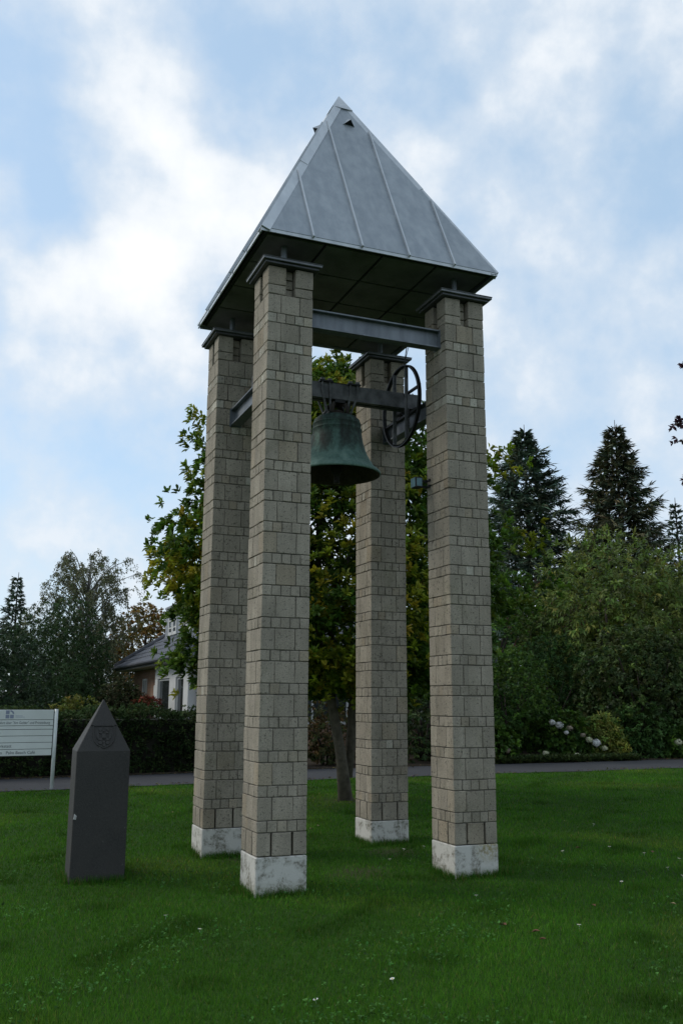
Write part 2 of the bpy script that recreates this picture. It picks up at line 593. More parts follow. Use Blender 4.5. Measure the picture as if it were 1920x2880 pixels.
def np_mesh(name, V, F, tint=None):
    """V (n,3), F (m,k) constant polygon size, tint (n,3) point colours"""
    me = bpy.data.meshes.new(name)
    n, (m, k) = len(V), F.shape
    me.vertices.add(n)
    me.vertices.foreach_set('co', np.ascontiguousarray(V, dtype=np.float32).ravel())
    me.loops.add(m * k)
    me.loops.foreach_set('vertex_index', np.ascontiguousarray(F, dtype=np.int32).ravel())
    me.polygons.add(m)
    me.polygons.foreach_set('loop_start', np.arange(0, m * k, k, dtype=np.int32))
    if tint is not None:
        ca = me.color_attributes.new('tint', 'FLOAT_COLOR', 'POINT')
        ca.data.foreach_set('color', np.ascontiguousarray(np.concatenate([tint, np.ones((n, 1))], 1), dtype=np.float32).ravel())
    me.update(calc_edges=True)
    return me


class Leaves:
    def __init__(self):
        self.V, self.F, self.T, self.n = [], [], [], 0

    def add(self, P, D, L, W, col, fold=0.25, droop=0.15, big=False, nrm=None):
        """P base points, D unit directions, L lengths, W widths, col (n,3)"""
        n = len(P)
        if n == 0:
            return
        L = np.broadcast_to(np.asarray(L, float), (n,))[:, None]
        W = np.broadcast_to(np.asarray(W, float), (n,))[:, None]
        if nrm is None:
            nrm = rand_dirs(n) * 0.55 + np.array([0, 0, 0.8])
        S = unit(np.cross(D, nrm) + 1e-6)
        U = unit(np.cross(S, D))
        tip = P + D * L - U * (L * droop)
        if big:
            q1, q2 = P + D * L * 0.38, P + D * L * 0.72 - U * L * droop * 0.5
            pts = [P, q1 + S * W * 0.42 + U * W * fold, q2 + S * W * 0.48 + U * W * fold, tip, q2 - S * W * 0.48 + U * W * fold, q1 - S * W * 0.42 + U * W * fold]
            quads = [(0, 1, 2, 3), (0, 3, 4, 5)]
        else:
            q = P + D * L * 0.52
            pts = [P, q + S * W * 0.5 + U * W * fold, tip, q - S * W * 0.5 + U * W * fold]
            quads = [(0, 1, 2, 2), (0, 2, 3, 3)]
        k = len(pts)
        V = np.stack(pts, 1).reshape(-1, 3)
        base = (np.arange(n) * k)[:, None] + self.n
        if big:
            F = np.concatenate([base + np.array(q_)[None] for q_ in quads], 0)
        else:
            F = base + np.array((0, 1, 2, 3))[None]
        self.V.append(V)
        self.F.append(F)
        self.T.append(np.repeat(col, k, 0))
        self.n += n * k

    def mesh(self, name):
        return np_mesh(name, np.concatenate(self.V), np.concatenate(self.F), np.clip(np.concatenate(self.T), 0.002, 0.9))


def palette(n, cols, weights, jit=0.2):
    cols = np.array(cols, float)
    idx = RNG.choice(len(cols), n, p=np.array(weights) / np.sum(weights))
    c = cols[idx]
    return c * (1 + RNG.normal(size=(n, 1)) * jit) * (1 + RNG.normal(size=(n, 3)) * jit * 0.3)


def rosettes(lv, C, O, per, L, W, cols, wts, spread=0.9, jit=0.2, big=False, droop=0.15, clump=None):
    """leaves radiating from twig ends C with outward axis O; colour is chosen per twig, then varied per leaf"""
    n = len(C)
    Cc = np.repeat(C, per, 0)
    Oo = np.repeat(O, per, 0)
    D = unit(Oo + rand_dirs(n * per) * spread)
    tw = palette(n, cols, wts, jit) if clump is None else clump
    col = np.repeat(tw, per, 0) * (1 + RNG.normal(size=(n * per, 1)) * jit * 0.7)
    l_ = L * RNG.uniform(0.65, 1.2, n * per)
    w_ = W * RNG.uniform(0.75, 1.2, n * per)
    nr = Oo * 0.8 + np.array([0, 0, 0.7]) + rand_dirs(n * per) * 0.45
    lv.add(Cc + D * L * 0.12 + rand_dirs(n * per) * L * 0.25, D, l_, w_, col, big=big, droop=droop, nrm=nr)


def dome_points(n, c, rad, shell=0.55, zmin=0.02, lumps=9, lump=0.28):
    """points and outward axes through an uneven dome (ellipsoid) crown with lobes; more of them towards the outside"""
    d = rand_dirs(int(n * 1.0))
    ld = rand_dirs(lumps)
    ls = RNG.uniform(-1, 1, lumps)
    k = np.zeros(len(d))
    for a, s in zip(ld, ls):
        k += s * np.exp(-(1 - d @ a) * 5)
    rfac = (1 + lump * k) * (1 - (1 - shell) * RNG.random(len(d)) ** 1.6)
    P = np.array(c) + d * np.array(rad) * rfac[:, None]
    keep = P[:, 2] > zmin
    O = unit(d / np.array(rad) * np.mean(rad) + np.array([0, 0, 0.25]))
    return P[keep], O[keep]


def gz(x, y):
    return 0.25 * np.tanh(0.018 * (x + y) / 0.25)


def tree_trunk(name, mt, parent, base, top, r0, r1, bend=0.15, limbs=(), n=9, flare=1.35):
    mb = MB()
    base, top = Vector(base), Vector(top)
    k = 7
    pts, rad = [], []
    for i in range(k + 1):
        f = i / k
        p = base.lerp(top, f) + Vector((math.sin(f * 4 + base.x) * bend * f * (1 - f) * 2, math.cos(f * 3.3 + base.y) * bend * f * (1 - f) * 2, 0))
        pts.append(p)
        rad.append((r0 + (r1 - r0) * f) * (1 + (flare - 1) * max(0, 1 - f * 7)))
    mb.tube(pts, rad, n)
    for a, b, ra, rb in limbs:
        a, b = Vector(a), Vector(b)
        q = [a.lerp(b, f) + Vector((0, 0, 0.12 * (b - a).length * math.sin(f * math.pi))) + Vector((random.uniform(-1, 1), random.uniform(-1, 1), 0)) * 0.03 * (b - a).length * math.sin(f * math.pi) for f in (0, 0.33, 0.66, 1)]
        mb.tube(q, [ra + (rb - ra) * f for f in (0, 0.33, 0.66, 1)], 6)
    return mb.build(name, mt, parent, smooth=True)


# ------------------------------------------------------------------ ground, path
def axis_pts(lo, hi, a, b, fine, coarse):
    p = list(np.arange(a, b + 1e-6, fine))
    x, s = a, fine
    while x > lo:
        s *= coarse
        x -= s
        p.insert(0, max(x, lo))
    x, s = b, fine
    while x < hi:
        s *= coarse
        x += s
        p.append(min(x, hi))
    return np.array(p)


def sheet(name, xs, ys, mt, dz=0.0, warp=None):
    X, Y = np.meshgrid(xs, ys)
    if warp is not None:
        X, Y = warp(X, Y)
    V = np.stack([X, Y, gz(X, Y) + dz], -1).reshape(-1, 3)
    nx, ny = len(xs), len(ys)
    i = (np.arange(ny - 1)[:, None] * nx + np.arange(nx - 1)[None]).ravel()
    F = np.stack([i, i + 1, i + nx + 1, i + nx], 1)
    me = np_mesh(name, V, F)
    for p in me.polygons:
        p.use_smooth = True
    return link(name, me, mt)


tag(sheet('ground', axis_pts(-900, 900, -8, 20, 0.5, 1.25), axis_pts(-900, 900, -9, 16, 0.5, 1.25), M['soil']), kind='structure')


def path_near(x):
    return 9.28 - 0.022 * x + 0.05 * np.sin(x * 1.7) + 0.03 * np.sin(x * 4.1 + 1)


def path_far(x):
    return 11.55 + 0.04 * np.sin(x * 1.3 + 2) + 0.03 * np.sin(x * 3.7)


tag(sheet('path', np.arange(-30, 45.01, 0.25), np.linspace(0, 1, 5), M['asphalt'], 0.012,
          lambda X, Y: (X, path_near(X) * (1 - Y) + path_far(X) * Y)), kind='structure')
tag(sheet('flower_bed', np.arange(-30, 45.01, 0.5), np.linspace(0, 1, 9), M['bed'], 0.02,
          lambda X, Y: (X, path_far(X) * (1 - Y) + 17.5 * Y)), kind='structure')

# ------------------------------------------------------------------ bell tower
WP, SP, ZB = 0.468, 1.967, 0.335
CTR = (SP + WP) / 2
HT, HS = 0.2, 0.1
ZTOP = ZB + 19 * HT + 18 * HS
tower = empty('bell_tower', (0, 0, 0))
tag(tower, 'open bell tower of four grey block pillars under a steep zinc pyramid roof', 'bell tower')


def block_mesh(name, sx, sy, sz, seed):
    rd = random.Random(seed)
    mb = MB()
    mb.box(-sx / 2, sx / 2, -sy / 2, sy / 2, -sz / 2, sz / 2)
    me = mb.mesh(name, bevel=0.0045)
    for v in me.vertices:
        v.co += Vector((rd.uniform(-1, 1), rd.uniform(-1, 1), rd.uniform(-1, 1))) * 0.0022
    return me


JX, JZ = 0.0045, 0.008
CACHE = {}


def cached(sx, sy, sz, var):
    key = (round(sx, 3), round(sy, 3), round(sz, 3), var)
    if key not in CACHE:
        CACHE[key] = block_mesh('block', sx, sy, sz, hash(key) & 0xffff)
    return CACHE[key]


cells = []       # (pillar, kind, centre, size, pale, score)
PILL = [(0, 0), (SP, 0), (0, SP), (SP, SP)]
for pi, (ox, oy) in enumerate(PILL):
    z = ZB
    for ci in range(37):
        tall = ci % 2 == 0
        h = HT if tall else HS
        zc = z + h / 2
        z += h
        rects = []
        if ci >= 35:                                   # the crown: four corner blocks with a slot in each face
            k = 0.4 * WP
            for a in (0, WP - k):
                for b in (0, WP - k):
                    rects.append((a, a + k, b, b + k, 'stone_block' if tall else 'half_block'))
        elif tall:
            k = 0.29 * WP
            for a in (0, WP - k):
                for b in (0, WP - k):
                    rects.append((a, a + k, b, b + k, 'stone_block'))
            for a in (0, WP - 0.12):
                rects.append((k, WP - k, a, a + 0.12, 'stone_block'))
                rects.append((a, a + 0.12, k, WP - k, 'stone_block'))
        else:
            k = WP / 5
            for i in range(5):
                for j in range(5):
                    if i in (0, 4) or j in (0, 4):
                        rects.append((i * k, (i + 1) * k, j * k, (j + 1) * k, 'half_block'))
        for x0, x1, y0, y1, kind in rects:
            jx = JX
            if ci == 0:
                jx = 0.019
            c = Vector((ox + (x0 + x1) / 2, oy + (y0 + y1) / 2, zc))
            area = 0.0
            if y0 < 0.001:
                area += (x1 - x0) * h * max(0, (oy - CAM.y)) / (c - CAM).length ** 3
            if x0 < 0.001:
                area += (y1 - y0) * h * max(0, (ox - CAM.x)) / (c - CAM).length ** 3
            if pi == 2 and y0 < 0.001 and x0 > 0.3:
                area *= 0.1                            # hidden by the nearest pillar
            gx0 = jx / 2 if x0 > 0.001 else 0
            gx1 = jx / 2 if x1 < WP - 0.001 else 0
            gy0 = jx / 2 if y0 > 0.001 else 0
            gy1 = jx / 2 if y1 < WP - 0.001 else 0
            bx0, bx1, by0, by1 = x0 + gx0, x1 - gx1, y0 + gy0, y1 - gy1
            cc = Vector((ox + (bx0 + bx1) / 2, oy + (by0 + by1) / 2, zc))
            pale = (not tall) and ci in (29, 31, 33) and random.random() < 0.72
            pale = pale or ((not tall) and random.random() < 0.008)
            cells.append((pi, kind, cc, (bx1 - bx0, by1 - by0, h - JZ), pale, area))

pillars = []
pl_labels = ['nearest pillar, corner towards the viewer', 'pillar with the small lamp on its flank', 'pillar behind the nearest one, beside the dark stone', 'rear pillar behind the bell']
for pi, (ox, oy) in enumerate(PILL):
    mb = MB()
    i = 0.012
    mb.box(0.1, WP - 0.1, 0.1, WP - 0.1, 0, 0.195)
    mb.box(i, WP - i, i, WP - i, 0.195, 5.6 - 0.3)
    s = 0.095
    mb.box(s, WP - s, s, WP - s, 5.6 - 0.3, 5.6)
    core = mb.build('pillar', M['mortar'], tower, loc=(ox, oy, ZB))
    core['label'] = pl_labels[pi]
    pillars.append(core)
    bz = -ZB - 0.25
    pb = MB()
    o_ = 0.004
    pb.box(-o_, WP + o_, -o_, WP + o_, bz, -0.004)
    pb.build('plinth', M['plinth'], core, bevel=0.008)
    c1 = MB()
    c1.box(-0.048, WP + 0.048, -0.048, WP + 0.048, 5.602, 5.626)
    c1.build('cap', M['dark_cap'], core, bevel=0.004)
    c2 = MB()
    c2.box(-0.075, WP + 0.075, -0.075, WP + 0.075, 5.628, 5.652)
    c2.box(-0.080, WP + 0.080, -0.080, WP + 0.080, 5.6525, 5.660)
    c2.build('cap_sheet', M['cap_top'], core, bevel=0.003)
    # recessed stones in the slots of the crown
    k = 0.4 * WP
    for f in range(4):
        for q in range(3):
            z0 = 5.6 - 0.3 + q * 0.1
            a0, a1, d0, d1 = k + 0.004, WP - k - 0.004, 0.075, 0.094
            box = [(a0, a1, d0, d1), (WP - d1, WP - d0, a0, a1), (a0, a1, WP - d1, WP - d0), (d0, d1, a0, a1)][f]
            cells.append((pi, 'half_block', Vector((ox + (box[0] + box[1]) / 2, oy + (box[2] + box[3]) / 2, ZB + z0 + 0.05)),
                          (box[1] - box[0], box[3] - box[2], 0.1 - JZ), False, 1e-5 if f in (0, 3) else 0))

for kind in ('stone_block', 'half_block'):
    sel = sorted([c for c in cells if c[1] == kind], key=lambda c: -c[5])
    single, rest = sel[:300], sel[300:]
    for pi, _k, c, sz, pale, _s in single:
        me = cached(*sz, random.randrange(3))
        if not me.materials:
            me.materials.append(M['block'])
        o = bpy.data.objects.new(kind, me)
        COL.objects.link(o)
        o.parent = pillars[pi]
        ox, oy = PILL[pi]
        o.location = (c.x - ox + random.uniform(-1, 1) * 0.0024, c.y - oy + random.uniform(-1, 1) * 0.0024, c.z - ZB)
        if pale:
            o.material_slots[0].link = 'OBJECT'
            o.material_slots[0].material = M['block_pale']
    for pi in range(4):
        for pale in (False, True):
            mb = MB()
            for c in rest:
                if c[0] == pi and c[4] == pale:
                    me = cached(*c[3], random.randrange(3))
                    p = c[2] - Vector((PILL[pi][0], PILL[pi][1], ZB)) + Vector((random.uniform(-1, 1), random.uniform(-1, 1), 0)) * 0.0015
                    mb.add([v.co + p for v in me.vertices], [tuple(q.vertices) for q in me.polygons])
            if mb.v:
                me = bpy.data.meshes.new('masonry')
                me.from_pydata(mb.v, [], mb.f)
                o = link('masonry', me, M['block_pale'] if pale else M['block'], pillars[pi])
                o['kind'] = 'stuff'

# roof
EV, ZE, ZA = 1.335, 6.257, 8.908
rb = MB()
rb.box(CTR - EV + 0.05, CTR + EV - 0.05, CTR - EV + 0.05, CTR + EV - 0.05, ZE - 0.004, ZE + 0.02)
e2 = EV - 0.02
q = [(CTR - e2, CTR - e2, ZE + 0.021), (CTR + e2, CTR - e2, ZE + 0.021), (CTR + e2, CTR + e2, ZE + 0.021), (CTR - e2, CTR + e2, ZE + 0.021), (CTR, CTR, ZA - 0.03)]
rb.add(q, [(0, 3, 2, 1), (0, 1, 4), (1, 2, 4), (2, 3, 4), (3, 0, 4)])
roof = rb.build('roof', M['soffit_dark'], tower)


def face_frame(k):
    a = k * math.pi / 2
    n = Vector((math.sin(a), -math.cos(a), 0))          # 0: -y, 1: +x, 2: +y, 3: -x
    s = Vector((math.cos(a), math.sin(a), 0))
    return n, s


C3 = Vector((CTR, CTR, 0))


def fp(k, s_, t_, lift=0.0):
    n, s = face_frame(k)
    p = C3 + s * s_ + n * (EV * (1 - t_)) + Vector((0, 0, ZE + (ZA - ZE) * t_))
    nn = (n * (ZA - ZE) + Vector((0, 0, EV))).normalized()
    return p + nn * lift, nn


for k in range(4):
    w5 = 2 * EV / 5
    for i in range(5):
        s0, s1 = -EV + i * w5 + 0.003, -EV + (i + 1) * w5 - 0.003
        top = lambda s: max(0.0, 1 - abs(s) / EV - 0.004)
        poly = [(s0, 0.0), (s1, 0.0)]
        if top(s1) > 0.01:
            poly.append((s1, top(s1)))
        if s0 < 0 < s1:
            poly += [(0.02, 0.975), (-0.02, 0.975)]
        if top(s0) > 0.01:
            poly.append((s0, top(s0)))
        pts = [fp(k, a, b, 0.002)[0] for a, b in poly]
        mb = MB()
        mb.prism(pts, fp(k, 0, 0)[1] * 0.007)
        mb.build('roof_panel', M['zinc'], roof)
    for i in range(1, 5):
        s = -EV + i * w5
        t1 = 1 - abs(s) / EV - 0.015
        a, nn = fp(k, s, -0.008, 0.02)
        b, _ = fp(k, s, t1, 0.02)
        mb = MB()
        mb.bar(a, b, 0.016, 0.032, nn)
        mb.build('standing_seam', M['zinc_edge'], roof)
    # drip edge along the eave
    n, sv = face_frame(k)
    mb = MB()
    a = C3 + n * (EV - 0.004) - sv * (EV + 0.004) + Vector((0, 0, ZE - 0.012))
    b = C3 + n * (EV - 0.004) + sv * (EV - 0.02) + Vector((0, 0, ZE - 0.012))
    mb.bar(a, b, 0.014, 0.04)
    mb.build('drip_edge', M['zinc_edge'], roof)
    # hip capping in two lengths with a lap joint
    mb = MB()
    p0, n1 = fp(k, -EV, 0.0, 0.014)
    p1, _ = fp(k, 0, 1.0, 0.014)
    nb = fp((k + 3) % 4, 0, 0)[1]
    up_ = (n1 + nb).normalized()
    for f0, f1, lift in ((0.0, 0.46, 0.0), (0.45, 0.95, 0.006)):
        a, b = p0.lerp(p1, f0) + up_ * (lift + 0.012), p0.lerp(p1, f1) + up_ * (lift + 0.012)
        d = (b - a).normalized()
        for nn in (n1, nb):
            side = d.cross(up_)
            if side.dot(nn) < 0:
                side = -side
            inpl = (side - nn * side.dot(nn)).normalized()
            w_ = 0.085
            o_ = up_ * 0.016
            mb.add([a, b, b + inpl * w_ - o_ * 0.9, a + inpl * w_ - o_ * 0.9, a - nn * 0.008, b - nn * 0.008, b + inpl * w_ - o_ * 0.9 - nn * 0.01, a + inpl * w_ - o_ * 0.9 - nn * 0.01],
                   [(0, 1, 2, 3), (4, 7, 6, 5), (3, 2, 6, 7), (0, 3, 7, 4), (1, 5, 6, 2), (0, 4, 5, 1)])
    mb.build('hip_capping', M['zinc_edge'], roof)
    # small triangular vent hood high on each face
    c, nn = fp(k, 0.02, 0.80, 0.01)
    upf = (fp(k, 0, 1)[0] - fp(k, 0, 0)[0]).normalized()
    mb = MB()
    g = 0.075
    apex = c + nn * 0.075 + Vector((0, 0, 0.01))
    tail = c + upf * 0.15
    mb.add([c - sv * g, c + sv * g, apex, tail, c - sv * g * 0.82 - nn * 0.004, c + sv * g * 0.82 - nn * 0.004], [(0, 2, 3), (2, 1, 3), (0, 3, 4), (1, 5, 3)])
    hood = mb.build('vent_hood', M['zinc'], roof)
    mb = MB()
    back = upf * 0.02
    mb.add([c - sv * g * 0.8 + back, c + sv * g * 0.8 + back, apex - nn * 0.012 + back], [(0, 1, 2)])
    mb.build('vent_opening', M['iron'], hood)

ac = MB()
hw = EV * 0.075 + 0.03
zc0 = ZA - (ZA - ZE) * 0.075
ac.add([(CTR - hw, CTR - hw, zc0), (CTR + hw, CTR - hw, zc0), (CTR + hw, CTR + hw, zc0), (CTR - hw, CTR + hw, zc0), (CTR, CTR, ZA + 0.05)],
       [(0, 3, 2, 1), (0, 1, 4), (1, 2, 4), (2, 3, 4), (3, 0, 4)])
ac.build('apex_cap', M['zinc_edge'], roof)

# soffit: boards between dark battens
nb_ = 4
wd = (2 * EV - 0.14) / nb_
for i in range(nb_):
    for j in range(nb_):
        x0, y0 = CTR - EV + 0.07 + i * wd, CTR - EV + 0.07 + j * wd
        mb = MB()
        mb.box(x0 + 0.016, x0 + wd - 0.016, y0 + 0.016, y0 + wd - 0.016, ZE - 0.022, ZE - 0.006)
        mb.build('soffit_board', M['soffit'], roof)
for i in range(4):
    ox, oy = PILL[i]
    mb = MB()
    x_, y_ = ox + WP / 2, oy + WP / 2
    x_, y_ = x_ - 0.03, y_ - 0.08
    mb.tube([(x_, y_, ZTOP + 0.0605), (x_, y_, ZE - 0.024)], 0.03, 14)
    mb.tube([(x_, y_, ZTOP + 0.0603), (x_, y_, ZTOP + 0.072)], 0.055, 14)
    mb.build('roof_post', M['galv'], roof, smooth=False)


def ibeam(mb, a, b, h, w, tf=0.014, tw=0.010):
    a, b = Vector(a), Vector(b)
    z = Vector((0, 0, 1))
    mb.bar(a + z * (h / 2 - tf / 2), b + z * (h / 2 - tf / 2), w, tf)
    mb.bar(a - z * (h / 2 - tf / 2), b - z * (h / 2 - tf / 2), w, tf)
    mb.bar(a, b, tw, h - 2 * tf - 0.0006)


mb = MB()
ibeam(mb, (WP + 0.002, 0.17, 5.495), (SP - 0.012, 0.17, 5.495), 0.2, 0.12)
fb = mb.build('cross_beam', M['galv'], tower)
fb['label'] = 'galvanised beam high between the two front pillars'
mb = MB()
mb.box(SP - 0.0115, SP - 0.0015, 0.10, 0.24, 5.385, 5.60)
mb.build('end_plate', M['galv'], fb)
mb = MB()
mb.box(WP + 0.0025, WP + 0.011, 0.10, 0.24, 5.385, 5.60)
mb.build('end_plate', M['galv'], fb)
ZLB = 4.93
for x_, nm in ((WP / 2, 'galvanised beam carrying the bell axle, beside the dark stone'), (SP + WP / 2, 'dark beam carrying the bell axle behind the wheel')):
    mb = MB()
    ibeam(mb, (x_, WP + 0.012, ZLB), (x_, SP - 0.012, ZLB), 0.2, 0.12)
    bm_ = mb.build('cross_beam', M['galv'], tower)
    bm_['label'] = nm
    for y_ in (WP + 0.0015, SP - 0.0115):
        mb = MB()
        mb.box(x_ - 0.07, x_ + 0.07, y_, y_ + 0.01, ZLB - 0.11, ZLB + 0.11)
        mb.build('end_plate', M['galv'], bm_)

# ------------------------------------------------------------------ the bell with headstock and wheel
BZ = 4.86
bell = empty('church_bell', (CTR, CTR, BZ))
tag(bell, 'green weathered bronze bell hung from a steel headstock between the pillars', 'bell')
prof = [(0.02, 0.0), (0.10, 0.0), (0.17, -0.008), (0.225, -0.028), (0.258, -0.06), (0.27, -0.095), (0.268, -0.10), (0.276, -0.106), (0.276, -0.116), (0.270, -0.121),
        (0.277, -0.16), (0.276, -0.165), (0.283, -0.17), (0.283, -0.178), (0.278, -0.183),
        (0.286, -0.25), (0.300, -0.33), (0.322, -0.41), (0.352, -0.485), (0.39, -0.55), (0.398, -0.556), (0.40, -0.566), (0.398, -0.572), (0.437, -0.615), (0.478, -0.648), (0.492, -0.665), (0.495, -0.685), (0.485, -0.695),
        (0.455, -0.68), (0.40, -0.61), (0.34, -0.52), (0.29, -0.40), (0.262, -0.25), (0.245, -0.12), (0.2, -0.05), (0.02, -0.03)]
mb = MB()
mb.lathe(prof, 64)
body = mb.build('bell_body', M['bell'], bell, smooth=True)
body.data.materials.append(M['brown_tone'])
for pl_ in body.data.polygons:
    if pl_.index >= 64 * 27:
        pl_.material_index = 1  # inner faces coloured dark to stand in for shade inside the bell mouth
mb = MB()
mb.lathe([(0.001, 0.06), (0.06, 0.06), (0.09, 0.03), (0.10, 0.004), (0.10, -0.003)], 24)
for k in range(4):
    a = k * math.pi / 2 + math.pi / 4
    ca, sa = math.cos(a), math.sin(a)
    mb.tube([(ca * 0.12, sa * 0.12, -0.005), (ca * 0.135, sa * 0.135, 0.07), (ca * 0.10, sa * 0.10, 0.125), (ca * 0.03, sa * 0.03, 0.135)], 0.026, 8)
mb.build('crown', M['brown_tone'], body, smooth=True)
mb = MB()
mb.tube([(0, 0, -0.06), (0.0, 0, -0.30), (0, 0, -0.56)], [0.016, 0.02, 0.026], 10)
mb.lathe([(0.001, -0.53), (0.045, -0.545), (0.066, -0.60), (0.06, -0.655), (0.035, -0.69), (0.03, -0.75), (0.036, -0.785), (0.001, -0.79)], 16)
mb.build('clapper', M['iron'], bell, smooth=True)
HZ = 5.125 - BZ
mb = MB()
L0, L1 = WP / 2 - CTR - 0.005, SP + WP / 2 - CTR + 0.02
for sy in (-1, 1):                                       # two channels back to back
    mb.box(L0, L1, sy * 0.075 - 0.006, sy * 0.075 + 0.006, HZ - 0.09, HZ + 0.09)
    mb.box(L0, L1, min(sy * 0.0695, sy * 0.02), max(sy * 0.0695, sy * 0.02), HZ + 0.078, HZ + 0.0897)
    mb.box(L0, L1, min(sy * 0.0695, sy * 0.02), max(sy * 0.0695, sy * 0.02), HZ - 0.0897, HZ - 0.078)
hs_ = mb.build('headstock', M['headstock'], bell)
mb = MB()
mb.box(-0.06, 0.06, -0.1, 0.1, HZ - 0.135, HZ - 0.092)
mb.box(-0.24, 0.24, -0.06, 0.06, HZ + 0.092, HZ + 0.112)
mb.build('mounting_plate', M['iron'], hs_)
for sx in (-0.17, 0.17):
    for off in (-0.045, 0.045):
        mb = MB()
        for sy in (-1, 1):
            mb.tube([(sx * 0.72 + off * 0.5, sy * 0.06, 0.03), (sx + off, sy * 0.094, HZ - 0.02), (sx + off, sy * 0.094, HZ + 0.13)], 0.013, 8)
            mb.tube([(sx + off, sy * 0.094, HZ + 0.112), (sx + off, sy * 0.094, HZ + 0.135)], 0.026, 6)
        mb.tube([(sx * 0.72 + off * 0.5, -0.06, 0.03), (sx * 0.72 + off * 0.5, 0.06, 0.03)], 0.013, 8)
        mb.build('hanger_strap', M['headstock'], bell)
    mb = MB()
    mb.box(sx - 0.08, sx + 0.08, -0.115, 0.115, HZ + 0.092, HZ + 0.11)
    mb.build('clamp_plate', M['iron'], bell)
for x_ in (WP / 2 - CTR + 0.03, SP + WP / 2 - CTR):
    mb = MB()
    mb.box(x_ - 0.04, x_ + 0.04, -0.11, 0.11, ZLB + 0.1015 - BZ, ZLB + 0.125 - BZ)
    mb.tube([(x_ - 0.04, 0, HZ - 0.03), (x_ + 0.04, 0, HZ - 0.03)], 0.07, 16)
    mb.build('axle_bearing', M['iron'], bell)
# wheel: strip rim with crossed angle-bar spokes
WX, WR = 2.03 - CTR, 0.475
mb = MB()
n = 56
ring = []
for k in range(n):
    a = 2 * math.pi * k / n
    for r_, dx in ((WR, -0.02), (WR, 0.02), (WR - 0.012, 0.02), (WR - 0.012, -0.02)):
        ring.append((WX + dx, r_ * math.cos(a), HZ - 0.045 + r_ * math.sin(a)))
fs = []
for k in range(n):
    k2 = (k + 1) % n
    for j in range(4):
        j2 = (j + 1) % 4
        fs.append((k * 4 + j, k2 * 4 + j, k2 * 4 + j2, k * 4 + j2))
mb.add(ring, fs)
for dx in (-0.02, 0.016):                                 # side cheeks that hold the rope
    ring = []
    for k in range(n):
        a = 2 * math.pi * k / n
        for r_, d2 in ((WR + 0.014, 0), (WR + 0.014, 0.004), (WR - 0.012, 0.004), (WR - 0.012, 0)):
            ring.append((WX + dx + d2, r_ * math.cos(a), HZ - 0.045 + r_ * math.sin(a)))
    mb.add(ring, fs)
wheel = mb.build('bell_wheel', M['iron'], bell)
for d in (-0.16, 0.16):
    h_ = math.sqrt(WR ** 2 - d ** 2) - 0.014
    mb = MB()
    mb.bar((WX, d, HZ - 0.045 - h_), (WX, d, HZ - 0.045 + h_), 0.035, 0.012, (1, 0, 0))
    mb.bar((WX - 0.018, d - 0.006, HZ - 0.045 - h_), (WX - 0.018, d - 0.006, HZ - 0.045 + h_), 0.006, 0.04, (1, 0, 0))
    mb.build('spoke', M['headstock'], wheel)
    mb = MB()
    zz = HZ - 0.045 + d * 0.8
    h2 = math.sqrt(WR ** 2 - (d * 0.8) ** 2) - 0.014
    mb.bar((WX + 0.03, -h2, zz), (WX + 0.03, h2, zz), 0.012, 0.04)
    mb.bar((WX + 0.012, -h2, zz - 0.02), (WX + 0.012, h2, zz - 0.02), 0.03, 0.008)
    mb.build('spoke', M['iron'], wheel)

# rope from the roof down to the wheel
mb = MB()
mb.tube([(2.10, 1.30, ZE - 0.024), (2.12, 1.22, 5.9), (2.09, CTR + 0.05, 5.58)], 0.006, 6)
mb.tube([(2.13, 1.30, ZE - 0.024), (2.15, 1.22, 5.9), (2.11, CTR + 0.12, 5.57)], 0.004, 6)
tag(mb.build('bell_rope', M['iron'], None), 'thin dark rope running from the roof down to the bell wheel', 'rope')
# chain that hangs inside the wheel
chain = empty('chain', (1.99, CTR - 0.27, 4.95))
tag(chain, 'short dark chain hanging inside the bell wheel', 'chain')
for k in range(7):
    mb = MB()
    zz = -k * 0.034
    pts = []
    for j in range(9):
        a = 2 * math.pi * j / 8
        u, v = 0.011 * math.cos(a), 0.022 * math.sin(a)
        pts.append((u, 0, zz + v) if k % 2 else (0, u, zz + v))
    mb.tube(pts, 0.0045, 5, cap=False)
    mb.build('chain_link', M['iron'], chain)

# striking hammer/drive box beside the axle
drv = empty('bell_motor', (SP + WP / 2, CTR + 0.36, ZLB + 0.1))
tag(drv, 'small dark drive motor sitting on the beam behind the bell wheel', 'motor')
mb = MB()
mb.box(-0.05, 0.05, -0.06, 0.06, 0.003, 0.03)
mb.build('base', M['iron'], drv)
mb = MB()
mb.tube([(0, -0.09, 0.085), (0, 0.09, 0.085)], 0.055, 14)
mb.tube([(0, -0.12, 0.085), (0, -0.0905, 0.085)], 0.03, 10)
mb.build('housing', M['iron'], drv)

# lamp on the flank of the front right pillar
lamp = empty('floodlight', (SP, 0.47, 3.97))
tag(lamp, 'small teal glazed floodlight clamped to the flank of a pillar', 'floodlight')
mb = MB()
mb.box(-0.165, -0.075, -0.055, 0.055, -0.055, 0.06)
hb = mb.build('housing', M['iron'], lamp, bevel=0.006)
mb = MB()
mb.box(-0.15, -0.09, -0.0605, -0.0555, -0.04, 0.045)
mb.build('glass', M['teal'], hb)
mb = MB()
mb.box(-0.1705, -0.1655, -0.048, 0.048, -0.045, 0.05)
mb.build('glass', M['teal'], hb)
for zz in (-0.035, 0.03):
    mb = MB()
    mb.box(-0.0745, -0.005, -0.012, 0.012, zz - 0.01, zz + 0.01)
    mb.box(-0.0048, 0.0, -0.06, 0.04, zz - 0.012, zz + 0.012)
    mb.box(-0.02, -0.0049, -0.09, -0.0605, zz - 0.012, zz + 0.012)
    mb.build('bracket', M['iron'], lamp)

